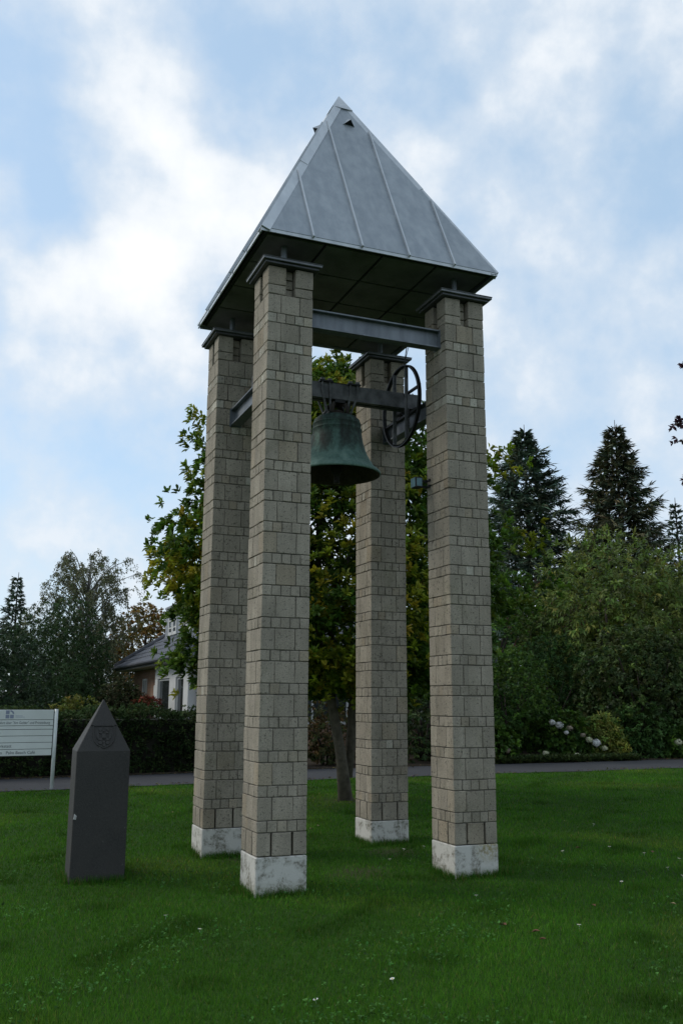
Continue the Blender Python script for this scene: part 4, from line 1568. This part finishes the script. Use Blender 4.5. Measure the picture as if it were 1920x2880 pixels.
dome_bush('golden_shrub', 'low bright yellow tuft at the foot of the golden bush', 'shrub', 13.3, 11.95, (0.28, 0.2, 0.24), 0.25, 120, 8, 0.10, 0.04, [(0.28, 0.29, 0.05), (0.2, 0.25, 0.05)], [1, 1], None, 'leaf', 0.3, 0.9)


def hydrangea(x, y, rad, zc, heads, label):
    root = dome_bush('hydrangea_bush', label, 'shrub', x, y, rad, zc, 620, 8, 0.11, 0.07, DG, [2, 4, 2, 2], 'hydrangeas along the path', 'leaf', 0.4, 0.9)
    for hx, hy, hz, hr, cream in heads:
        hr *= 0.8
        lv2 = Leaves()
        n_ = 64
        d = rand_dirs(n_)
        d[:, 2] = d[:, 2] * 0.8 + 0.1
        d = unit(d)
        Pp = np.array((hx, hy, hz)) + d * hr * np.array((1, 1, 0.85)) * RNG.uniform(0.55, 1.12, (n_, 1))
        t_ = unit(np.cross(d, rand_dirs(n_)))
        base_c = [(0.58, 0.57, 0.40), (0.50, 0.52, 0.34)] if cream else [(0.72, 0.71, 0.67), (0.62, 0.62, 0.60)]
        if cream == 2:
            base_c = [(0.26, 0.21, 0.15), (0.34, 0.29, 0.22)]
        lv2.add(Pp, t_, hr * 0.55, hr * 0.5, palette(n_, base_c, [1, 1], 0.1), fold=0.1, droop=0.1, nrm=d)
        lv2.add(Pp, -t_, hr * 0.55, hr * 0.5, palette(n_, base_c, [1, 1], 0.1), fold=0.1, droop=0.1, nrm=d)
        link('flower_head', lv2.mesh('flower_head'), M['leaf_dull'], root)
    return root


hydrangea(9.55, 12.05, (0.75, 0.45, 0.55), 0.42, [(-0.35, -0.38, 0.62, .085, 1), (-0.62, -0.3, 0.45, .07, 2), (0.25, -0.42, 0.30, .09, 2), (0.10, -0.40, 0.42, .06, 2), (-0.5, -0.35, 0.2, .08, 2), (-0.2, -0.44, 0.34, 0.06, 2)], 'low hydrangea with browned flower heads next to the lamp pillar')
hydrangea(11.9, 12.35, (0.95, 0.5, 0.72), 0.55, [(-0.62, -0.44, 0.95, .09, 0), (-0.38, -0.40, 0.88, .11, 0), (-0.1, -0.44, 0.80, .10, 2), (0.42, -0.50, 0.52, .10, 1), (0.63, -0.52, 0.44, .125, 0), (-0.85, -0.46, 0.10 + 0.1, .10, 1), (0.0, -0.56, 0.15, .085, 1), (0.95, -0.42, 0.3, .09, 1), (0.25, -0.50, 0.64, .08, 2), (-0.25, -0.5, 0.7, .07, 0)], 'hydrangea with a diagonal run of white flower heads')
hydrangea(15.6, 12.15, (1.1, 0.45, 0.5), 0.4, [(-0.55, -0.42, 0.42, .125, 1), (0.35, -0.42, 0.30, .12, 1), (1.0, -0.42, 0.55, .15, 0)], 'low hydrangea with three big cream flower balls near the picture edge')

# ground cover strip along the far path edge
lv = Leaves()
n_ = 5200
gx = RNG.uniform(8.2, 13.6, n_)
gy = path_far(gx) + RNG.uniform(-0.12, 0.5, n_)
Pp = np.stack([gx, gy, gz(gx, gy) + 0.02 + 0.10 * RNG.random(n_)], 1)
rosettes(lv, Pp, unit(rand_dirs(n_) * 0.5 + np.array([0, 0, 1])), 4, 0.085, 0.04, [(0.055, 0.085, 0.024), (0.04, 0.065, 0.02), (0.085, 0.11, 0.03)], [2, 2, 1], 1.0, 0.2)
tag(link('ground_cover', lv.mesh('ground_cover'), M['leaf']), 'low leafy ground cover along the far edge of the path', 'ground cover', None, 'stuff')

# leaf litter gathered along both edges of the path
lv = Leaves()
n_ = 1500
gx = RNG.uniform(-7, 16, n_)
far = RNG.random(n_) < 0.72
gy = np.where(far, path_far(gx) - np.abs(RNG.normal(size=n_)) * 0.16 + 0.10, path_near(gx) + np.abs(RNG.normal(size=n_)) * 0.12)
Pp = np.stack([gx, gy, gz(gx, gy) + 0.026], 1)
dd = rand_dirs(n_) * np.array([1, 1, 0.15])
lv.add(Pp, unit(dd), RNG.uniform(0.03, 0.085, n_), RNG.uniform(0.025, 0.05, n_), palette(n_, [(0.10, 0.07, 0.035), (0.16, 0.115, 0.05), (0.06, 0.05, 0.03), (0.09, 0.10, 0.035)], [3, 2, 3, 1], 0.25), fold=0.15, droop=0.05, nrm=np.tile(np.array([[0.0, 0, 1]]), (n_, 1)) + rand_dirs(n_) * 0.3)
tag(link('leaf_litter', lv.mesh('leaf_litter'), M['leaf_dull']), 'brown leaf litter gathered along the edges of the path', 'leaf litter', None, 'stuff')

# --- clipped hedges along the path
def hedge(name, label, x0, x1, y0, y1, h, n, cols, wts, L=0.075, W=0.032, group=None):
    xm_, ym_ = (x0 + x1) / 2, (y0 + y1) / 2
    z0 = float(gz(xm_, ym_))
    root = empty(name, (xm_, ym_, z0))
    tag(root, label, 'hedge', group)
    lx, ly = (x1 - x0) / 2, (y1 - y0) / 2
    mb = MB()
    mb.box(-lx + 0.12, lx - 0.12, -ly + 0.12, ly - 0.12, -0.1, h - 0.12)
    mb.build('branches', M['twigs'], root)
    lv = Leaves()
    f = RNG.random(n)
    top = f < 0.32
    u = RNG.uniform(-lx, lx, n)
    v = RNG.uniform(-ly, ly, n)
    w = RNG.uniform(0.03, h, n)
    bumpz = 0.05 * np.sin(u * 2.3) + 0.04 * np.sin(u * 5.1 + 1) + 0.05 * RNG.normal(size=n)
    P_ = np.stack([u, np.where(top, v, -ly), np.where(top, h + bumpz, w)], 1)
    P_[~top, 1] += 0.05 * np.sin(P_[~top, 0] * 3.1 + P_[~top, 2] * 4) + np.abs(RNG.normal(size=(~top).sum())) * 0.07
    side = (~top) & (f > 0.93)
    P_[side, 0] = np.where(RNG.random(side.sum()) < 0.5, -lx, lx)
    P_[side, 1] = v[side]
    back = (~top) & (f > 0.85) & (f <= 0.93)
    P_[back, 1] = ly
    O_ = np.where(top[:, None], np.array([[0, 0, 1.0]]), np.array([[0, -0.8, 0.45]]))
    O_[back] = (0, 1, 0.4)
    rosettes(lv, P_, unit(O_ + rand_dirs(n) * 0.35), 7, L, W, cols, wts, 0.85, 0.24, droop=0.15)
    link('foliage', lv.mesh('foliage'), M['leaf_dull'], root)
    return root


HG = [(0.032, 0.058, 0.018), (0.044, 0.076, 0.023), (0.061, 0.091, 0.030), (0.024, 0.044, 0.014)]
hedge('clipped_hedge', 'long clipped dark hedge behind the sign and the stone pillar', -9.0, 3.9, 11.85, 13.2, 1.24, 9000, HG, [3, 3, 2, 2])
dome_bush('golden_shrub', 'yellow bush showing over the hedge beside the sign', 'shrub', 0.05, 14.3, (0.75, 0.5, 0.55), 1.0, 420, 8, 0.09, 0.04, [(0.14, 0.15, 0.025), (0.10, 0.125, 0.025)], [1, 1], None, 'leaf', 0.4, 0.9)
dome_bush('berry_shrub', 'loose shrub with tan seed heads growing against the brick wall', 'shrub', 1.75, 19.6, (0.55, 0.7, 0.85), 1.35, 900, 7, 0.09, 0.045, [(0.055, 0.060, 0.026), (0.10, 0.085, 0.045), (0.04, 0.055, 0.02)], [3, 1, 3], None, 'leaf_dull', 0.3, 1.0)
dome_bush('berry_shrub', 'brown autumn shrub below the house wall beside the bay window', 'shrub', 2.62, 20.9, (0.45, 0.7, 0.62), 1.1, 420, 7, 0.09, 0.045, [(0.085, 0.075, 0.035), (0.11, 0.075, 0.04), (0.05, 0.06, 0.025)], [2, 1, 2], None, 'leaf_dull', 0.3, 1.0)
dome_bush('flowering_shrub', 'red flowering plant below the brick wall of the house', 'shrub', 2.45, 18.9, (0.42, 0.35, 0.25), 1.3, 200, 7, 0.075, 0.05, [(0.26, 0.07, 0.04), (0.20, 0.08, 0.04), (0.07, 0.09, 0.03)], [2, 2, 2], None, 'leaf_dull', 0.3, 1.0)

# --- left-hand trees
YEW = [(0.031, 0.061, 0.021), (0.043, 0.080, 0.027), (0.025, 0.050, 0.016)]
dome_bush('holly_tree', 'dark round evergreen above the sign at the picture edge', 'tree', -2.0, 17.2, (1.55, 1.4, 1.75), 1.75, 2200, 8, 0.10, 0.045, [(0.026, 0.050, 0.022), (0.036, 0.064, 0.028), (0.05, 0.08, 0.04)], [3, 3, 2], None, 'leaf', 0.5, 0.9)
dome_bush('yew_tree', 'dark conical yew left of the house, beside the round evergreen', 'tree', -0.25, 23.0, (1.3, 1.2, 2.35), 1.85, 2600, 10, 0.11, 0.03, YEW, [1, 1, 1], 'dark yews behind the hedge', 'leaf_dull', 0.5, 0.85)
dome_bush('yew_tree', 'dark broad yew in front of the birch', 'tree', 1.2, 26.9, (1.45, 1.4, 2.7), 2.1, 2800, 10, 0.12, 0.032, YEW, [1, 1, 1], 'dark yews behind the hedge', 'leaf_dull', 0.5, 0.85)
dome_bush('yew_tree', 'dark yew under the orange bush next to the eaves of the house', 'tree', 2.9, 33.5, (1.6, 1.3, 2.5), 2.0, 2400, 10, 0.13, 0.036, YEW, [1, 1, 1], 'dark yews behind the hedge', 'leaf_dull', 0.5, 0.85)
dome_bush('yew_tree', 'low dark yew close behind the hedge below the birch', 'tree', 0.3, 19.7, (1.1, 0.9, 1.3), 1.05, 1800, 10, 0.10, 0.03, YEW, [1, 1, 1], 'dark yews behind the hedge', 'leaf_dull', 0.5, 0.85)
dome_bush('maple_tree', 'orange-brown autumn tree above the house roof', 'tree', 4.75, 32.5, (1.5, 1.3, 1.9), 3.6, 1500, 8, 0.13, 0.07, [(0.24, 0.16, 0.04), (0.19, 0.14, 0.04), (0.14, 0.135, 0.04), (0.28, 0.15, 0.04)], [3, 3, 2, 1], None, 'leaf_dull', 0.4, 0.9)

# birch: fine grey-green weeping twigs
bx0, by0 = 1.9, 30.0
bz0 = float(gz(bx0, by0))
birch = empty('birch_tree', (bx0, by0, bz0))
tag(birch, 'airy grey-green weeping birch rising over the dark yews', 'tree')
lv = Leaves()
limbs = []
twb = MB()
for k in range(60):
    f = (k + 0.5) / 60
    z = 2.2 + 4.6 * f
    Rm = 2.35 * math.sqrt(max(0.03, 1 - ((z - 3.6) / 4.0) ** 2))
    a = k * 2.399
    L = Rm * random.uniform(0.55, 1.02)
    s0 = (0, 0, z - 0.9)
    e = (math.cos(a) * L, math.sin(a) * L, z + 0.35 + 0.25 * f)
    limbs.append((s0, e, 0.032, 0.008))
    for j in range(9):
        t = random.uniform(0.3, 1.02)
        p = Vector(s0).lerp(Vector(e), t)
        ln = random.uniform(0.5, 1.35) * (0.7 + 0.3 * t)
        out = Vector((math.cos(a + random.uniform(-0.9, 0.9)), math.sin(a + random.uniform(-0.9, 0.9)), 0)) * 0.45
        pts = [p, p + out * 0.4 * ln + Vector((0, 0, 0.10)), p + out * 0.75 * ln + Vector((0, 0, -0.18 * ln)), p + out * 0.9 * ln + Vector((0, 0, -0.7 * ln))]
        twb.tube(pts, [0.009, 0.007, 0.005, 0.003], 3, cap=False)
        m_ = 50
        tt = RNG.uniform(0, 3, m_)
        i_ = np.minimum(tt.astype(int), 2)
        A = np.array([list(v) for v in pts])
        fr_ = (tt - i_)[:, None]
        Pp = A[i_] * (1 - fr_) + A[i_ + 1] * fr_ + RNG.normal(size=(m_, 3)) * 0.05
        dd = unit(rand_dirs(m_) + np.array([0, 0, -0.9]))
        lv.add(Pp, dd, RNG.uniform(0.06, 0.11, m_), RNG.uniform(0.035, 0.06, m_), palette(m_, [(0.15, 0.165, 0.085), (0.18, 0.195, 0.11), (0.12, 0.135, 0.07), (0.20, 0.18, 0.09)], [3, 2, 3, 1], 0.2))
tree_trunk('trunk', M['bark_birch'], birch, (0, 0, -0.3), (0.1, 0, 6.9), 0.16, 0.02, 0.2, limbs)
twb.build('twigs', M['bark_dark'], birch)
link('crown', lv.mesh('crown'), M['leaf_dull'], birch)

# --- copper beech: trunk and crown stand beside the picture, three boughs reach in
BXX, BYY = 9.7, 0.4
bzz = float(gz(BXX, BYY))
beech = empty('copper_beech', (BXX, BYY, bzz))
tag(beech, 'dark purple copper beech boughs reaching in against the sky at the picture edge', 'tree')
lv = Leaves()
PUR = [(0.054, 0.024, 0.034), (0.072, 0.031, 0.041), (0.042, 0.022, 0.031), (0.090, 0.042, 0.046)]
C, O = dome_points(1500, (0, 0, 5.6), (2.7, 2.7, 2.9), 0.5, 1.5, 9, 0.15)
rosettes(lv, C, O, 7, 0.10, 0.06, PUR, [3, 3, 2, 1], 0.95, 0.2)
limbs = []
for k in range(12):
    a = 2 * math.pi * k / 12
    limbs.append(((0, 0, 2.6 + 0.25 * k), (math.cos(a) * 2.1, math.sin(a) * 2.1, 4.2 + 0.25 * k), 0.07, 0.015))
tips = [((-3.62, 0.85, 4.92), 0.95), ((-3.45, 0.80, 6.0), 0.55), ((-3.50, 0.82, 4.42), 0.45), ((-3.55, 0.95, 5.2), 0.5)]
for (tx, ty, tz), ln in tips:
    s0 = Vector((-1.8, 0.4, tz + 0.35))
    e = Vector((tx, ty, tz))
    limbs.append((s0, e, 0.02, 0.004))
    for j in range(26):
        t = 1 - ln * 0.62 * (j / 26) ** 0.8
        p = s0.lerp(e, t)
        pp = np.array(p) + np.array([0, 0, 0.12 * (e - s0).length * math.sin(t * math.pi)]) + RNG.normal(size=3) * (0.03 + 0.09 * (1 - t)) * np.array([1, 1, 0.8])
        m_ = 5
        dd = unit(np.array([-0.6, 0.2, -0.25]) + rand_dirs(m_) * 0.8)
        lv.add(np.repeat(pp[None], m_, 0), dd, RNG.uniform(0.06, 0.09, m_), RNG.uniform(0.035, 0.055, m_), palette(m_, PUR, [3, 3, 2, 1], 0.2))
tree_trunk('trunk', M['bark'], beech, (0, 0, -0.3), (0.1, 0, 7.6), 0.24, 0.05, 0.2, limbs)
link('crown', lv.mesh('crown'), M['leaf_dull'], beech)

# ------------------------------------------------------------------ lawn grass
def grass():
    fh = np.array([fwd.x, fwd.y])
    fh /= np.linalg.norm(fh)
    rh = np.array([fh[1], -fh[0]])
    nb = 620000
    lo, hi = 3.6, 24.0
    d = lo * (hi / lo) ** (RNG.random(nb) ** 0.92)
    lat = RNG.uniform(-0.52, 0.52, nb) * d
    X = CAM.x + fh[0] * d + rh[0] * lat
    Y = CAM.y + fh[1] * d + rh[1] * lat
    keep = Y < path_near(X) - 0.02 + 0.05 * RNG.normal(size=nb)
    for ox, oy in PILL:
        keep &= ~((X > ox - 0.012) & (X < ox + WP + 0.012) & (Y > oy - 0.012) & (Y < oy + WP + 0.012))
    keep &= ~((X > OB.x - 0.01) & (X < OB.x + 0.51) & (Y > OB.y - 0.02) & (Y < OB.y + 0.51))
    keep &= ~((abs(X - 1.42) < 0.27) & (abs(Y - 6.62) < 0.27))
    # thin, trodden turf under the tower
    bare = np.zeros(nb)
    for px_, py_, pr_ in ((1.25, 0.62, 0.5), (0.5, 1.75, 0.45), (2.0, 1.5, 0.4), (3.3, 5.9, 0.6)):
        bare = np.maximum(bare, np.clip(1 - np.hypot(X - px_, Y - py_) / pr_, 0, 1))
    keep &= RNG.random(nb) > bare * 0.85
    X, Y, d, bare = X[keep], Y[keep], d[keep], bare[keep]
    n = len(X)
    patch = (np.sin(X * 1.9 + 1.3 * np.sin(Y * 1.1)) + np.sin(Y * 2.3 + 1.7 * np.sin(X * 0.9 + 2)) + np.sin((X + Y) * 3.7 + 2 * np.sin(X * 2.7 - Y)) * 0.7 + np.sin((X - Y) * 6.1 + 1.2 * np.sin(Y * 5)) * 0.5) / 3.2
    H = (0.022 + 0.018 * RNG.random(n)) * (1 + 0.25 * patch) * np.where(RNG.random(n) < 0.015, 1.7, 1.0)
    wid = 0.0042 * np.maximum(1.0, d / 5.5) * RNG.uniform(0.7, 1.3, n)
    col = palette(n, [(0.036, 0.118, 0.010), (0.050, 0.150, 0.013), (0.070, 0.176, 0.016), (0.15, 0.165, 0.045)], [4, 5, 3, 0.4], 0.16)
    col *= (1 + 0.30 * patch)[:, None]
    yl = np.clip(np.sin(X * 1.1 + 2.2 * np.sin(Y * 0.7 + 1)) + np.sin(Y * 1.5 + 1.8 * np.sin(X * 1.3)) - 0.9, 0, 1)
    col *= (1 + yl[:, None] * np.array([[0.75, 0.22, 0.5]]))
    dk = np.clip(np.sin(X * 4.3 + 2.0 * np.sin(Y * 3.1)) + np.sin(Y * 4.9 + 1.5 * np.sin(X * 3.7 + 1)) - 1.0, 0, 1)
    col *= (1 - 0.35 * dk)[:, None]
    H *= 1 + 0.5 * dk
    return X, Y, H, wid, col


def blades(name, X, Y, H, wid, col, lean=0.55):
    n = len(X)
    a = RNG.uniform(0, 2 * math.pi, n)
    b = RNG.uniform(0, 2 * math.pi, n)
    Z = gz(X, Y)
    base = np.stack([X, Y, Z - 0.003], 1)
    side = np.stack([np.cos(a), np.sin(a), np.zeros(n)], 1) * (wid / 2)[:, None]
    ln = H * RNG.uniform(0.1, lean * 1.6, n)
    tip = base + np.stack([np.cos(b) * ln, np.sin(b) * ln, H], 1)
    V = np.stack([base - side, base + side, tip], 1).reshape(-1, 3)
    F = np.arange(n * 3).reshape(n, 3)
    me = np_mesh(name, V, F, np.clip(np.repeat(col, 3, 0), 0.002, 0.5))
    return link(name, me, M['grass'])


tag(blades('lawn_grass', *grass()), 'short mown green lawn around the tower', 'grass', None, 'stuff')


def edge_tufts():
    Xs, Ys = [], []
    def ring(x0, y0, w, k):
        per = RNG.uniform(0, 4, k)
        s = per % 1 * w
        off = np.abs(RNG.normal(size=k)) * 0.03 + 0.012
        f = per.astype(int)
        Xs.append(np.choose(f, [x0 + s, x0 + w + off, x0 + s, x0 - off]))
        Ys.append(np.choose(f, [y0 - off, y0 + s, y0 + w + off, y0 + s]))
    for ox, oy in PILL:
        ring(ox, oy, WP, 1700)
    ring(OB.x, OB.y - 0.01, 0.508, 1600)
    # two long tufts by the plinths
    for cx_, cy_ in ((SP - 0.06, SP - 0.08), (SP + 0.20, SP - 0.05), (0.22, SP - 0.05), (SP + WP + 0.1, 0.0)):
        k = 260
        Xs.append(cx_ + RNG.normal(size=k) * 0.07)
        Ys.append(cy_ + RNG.normal(size=k) * 0.035)
    X, Y = np.concatenate(Xs), np.concatenate(Ys)
    n = len(X)
    ok = np.ones(n, bool)
    for ox, oy in PILL:
        ok &= ~((X > ox - 0.006) & (X < ox + WP + 0.006) & (Y > oy - 0.006) & (Y < oy + WP + 0.006))
    X, Y = X[ok], Y[ok]
    n = len(X)
    H = RNG.uniform(0.025, 0.095, n)
    col = palette(n, [(0.035, 0.11, 0.012), (0.05, 0.14, 0.016), (0.14, 0.14, 0.045)], [4, 4, 1], 0.18)
    return X, Y, H, np.full(n, 0.006), col


tag(blades('edge_grass', *edge_tufts(), 0.4), 'longer uncut grass fringing the plinths and the stone', 'grass', None, 'stuff')

# clover and small weeds in the near turf
lv = Leaves()
n_ = 5200
fh = Vector((fwd.x, fwd.y)).normalized()
d = 4.6 * (10.5 / 4.6) ** RNG.random(n_)
lat = RNG.uniform(-0.45, 0.45, n_) * d
X = CAM.x + fh.x * d + fh.y * lat
Y = CAM.y + fh.y * d - fh.x * lat
cl = np.sin(X * 2.7 + 2 * np.sin(Y * 1.6)) + np.sin(Y * 3.1 + 1.5 * np.sin(X * 2.2)) + RNG.normal(size=n_) * 0.6
k = cl > 0.7
for ox, oy in PILL:
    k &= ~((X > ox - 0.03) & (X < ox + WP + 0.03) & (Y > oy - 0.03) & (Y < oy + WP + 0.03))
X, Y = X[k], Y[k]
P_ = np.stack([X, Y, gz(X, Y) + RNG.uniform(0.018, 0.04, len(X))], 1)
rosettes(lv, P_, np.tile(np.array([[0, 0, 1.0]]), (len(X), 1)), 3, 0.022, 0.02, [(0.05, 0.14, 0.028), (0.075, 0.175, 0.042)], [1, 1], 1.6, 0.2)
tag(link('clover', lv.mesh('clover'), M['grass']), 'clover patches growing through the lawn', 'clover', None, 'stuff')

# ------------------------------------------------------------------ daisies and fallen leaves
FH = Vector((fwd.x, fwd.y, 0)).normalized()


def daisy_proto():
    root = empty('daisy', (0, 0, 0))
    mb = MB()
    for k_ in range(12):
        a = 2 * math.pi * k_ / 12
        c_, s_ = math.cos(a), math.sin(a)
        w_ = 0.0032
        p = [(c_ * 0.004, s_ * 0.004, 0.042), (c_ * 0.013 - s_ * w_, s_ * 0.013 + c_ * w_, 0.047), (c_ * 0.02, s_ * 0.02, 0.046), (c_ * 0.013 + s_ * w_, s_ * 0.013 - c_ * w_, 0.047)]
        mb.prism(p, (0, 0, 0.0012))
    mb.build('petals', M['petal'], root)
    mb = MB()
    mb.lathe([(0.0005, 0.041), (0.0055, 0.043), (0.0055, 0.047), (0.0005, 0.050)], 8)
    mb.build('flower_centre', M['yolk'], root)
    mb = MB()
    mb.tube([(0, 0, 0), (0.002, 0.001, 0.042)], 0.0012, 5)
    mb.build('stem', M['sign_post'], root)
    return root


def copy_tree(o, parent=None):
    c_ = o.copy()
    COL.objects.link(c_)
    if parent is not None:
        c_.parent = parent
    for ch_ in list(o.children):
        copy_tree(ch_, c_)
    return c_


def leaf_obj(mt):
    mb = MB()
    L_ = 0.045
    mb.add([(-L_, 0, 0.002), (-0.3 * L_, 0.55 * L_, 0.02), (0.4 * L_, 0.5 * L_, 0.024), (L_, 0, 0.012), (0.4 * L_, -0.5 * L_, 0.018), (-0.3 * L_, -0.55 * L_, 0.024), (0, 0, 0.006)],
           [(0, 1, 6), (1, 2, 6), (2, 3, 6), (3, 4, 6), (4, 5, 6), (5, 0, 6)])
    me = mb.mesh('fallen_leaf')
    me.materials.append(mt)
    return me


DAISIES = [(-0.86, -0.41), (-0.71, -0.92), (-0.44, -2.71), (1.75, 1.00), (2.13, 1.48), (2.41, 1.54), (5.15, 2.15), (3.66, 0.68), (4.28, 0.70), (4.38, 0.24), (4.49, -0.15), (4.07, -0.48), (3.24, -0.82), (3.92, -0.83), (1.96, -1.93), (1.74, -0.78), (0.13, -2.54)]
FALLEN = [(0.42, 5.47, False), (1.71, 3.26, False), (1.88, 3.44, False), (1.45, -1.68, True), (1.50, -2.13, True), (1.57, -1.94, True), (2.46, -1.44, True), (3.94, 0.80, True), (4.52, 0.27, True), (5.00, 2.54, False), (3.09, -1.66, False)]
DAISY_AT = ['in the lawn in front of the stone marker, farther of two', 'in the lawn in front of the nearest pillar, nearer of two', 'low in the picture, in the open lawn near the bottom edge',
            'in the turf between the nearest and the lamp pillar', 'in the turf just in front of the rear pillar', 'beside the bare soil between rear and lamp pillar',
            'farthest one in the lawn beyond the lamp pillar', 'right of the lamp pillar, nearest to its plinth', 'right of the lamp pillar, middle of three in a row',
            'right of the lamp pillar, last of three in a row', 'closest to the side edge, uppermost of three there', 'close to the side edge, middle of three there',
            'alone in the lawn, slightly nearer than the lamp pillar', 'closest to the side edge, lowest of three there', 'big bright one alone in the lawn at the lower right',
            'faint one in the lawn straight in front of the lamp pillar', 'near the bottom edge below the gap between the front pillars']
LEAF_AT = ['between the stone marker and the pillar behind it', 'against the far side of the nearest pillar', 'just beyond the leaf at the nearest pillar',
           'in the open lawn straight in front of the lamp pillar', 'in the lower right lawn, nearer of a close pair', 'in the lower right lawn, farther of a close pair', 'alone in the right part of the lawn',
           'beside the first daisy right of the lamp pillar', 'near the daisies at the side edge', 'in the far lawn beyond the lamp pillar', 'at the side edge of the picture in the lawn']
dp = daisy_proto()
for i_, (x, y) in enumerate(DAISIES):
    o = dp if i_ == 0 else copy_tree(dp)
    o.location = (x, y, float(gz(x, y)) - 0.008)
    o.scale = (0.85, 0.85, 0.85)
    o.rotation_euler = (random.uniform(-0.3, 0.1), random.uniform(-0.2, 0.2), random.uniform(0, 6))
    tag(o, 'tiny white daisy ' + DAISY_AT[i_], 'daisy', 'daisies scattered over the lawn')
lm = {True: leaf_obj(M['dead_leaf']), False: leaf_obj(M['pale_leaf'])}
for i_, (x, y, brown) in enumerate(FALLEN):
    o = link('fallen_leaf', lm[brown], None, None, (x, y, float(gz(x, y)) + 0.018), random.uniform(0, 6))
    s_ = random.uniform(0.5, 0.85)
    o.scale = (s_, s_, s_)
    tag(o, ('curled red-brown dead leaf ' if brown else 'curled pale tan dead leaf ') + LEAF_AT[i_], 'fallen leaf', 'fallen leaves on the lawn')
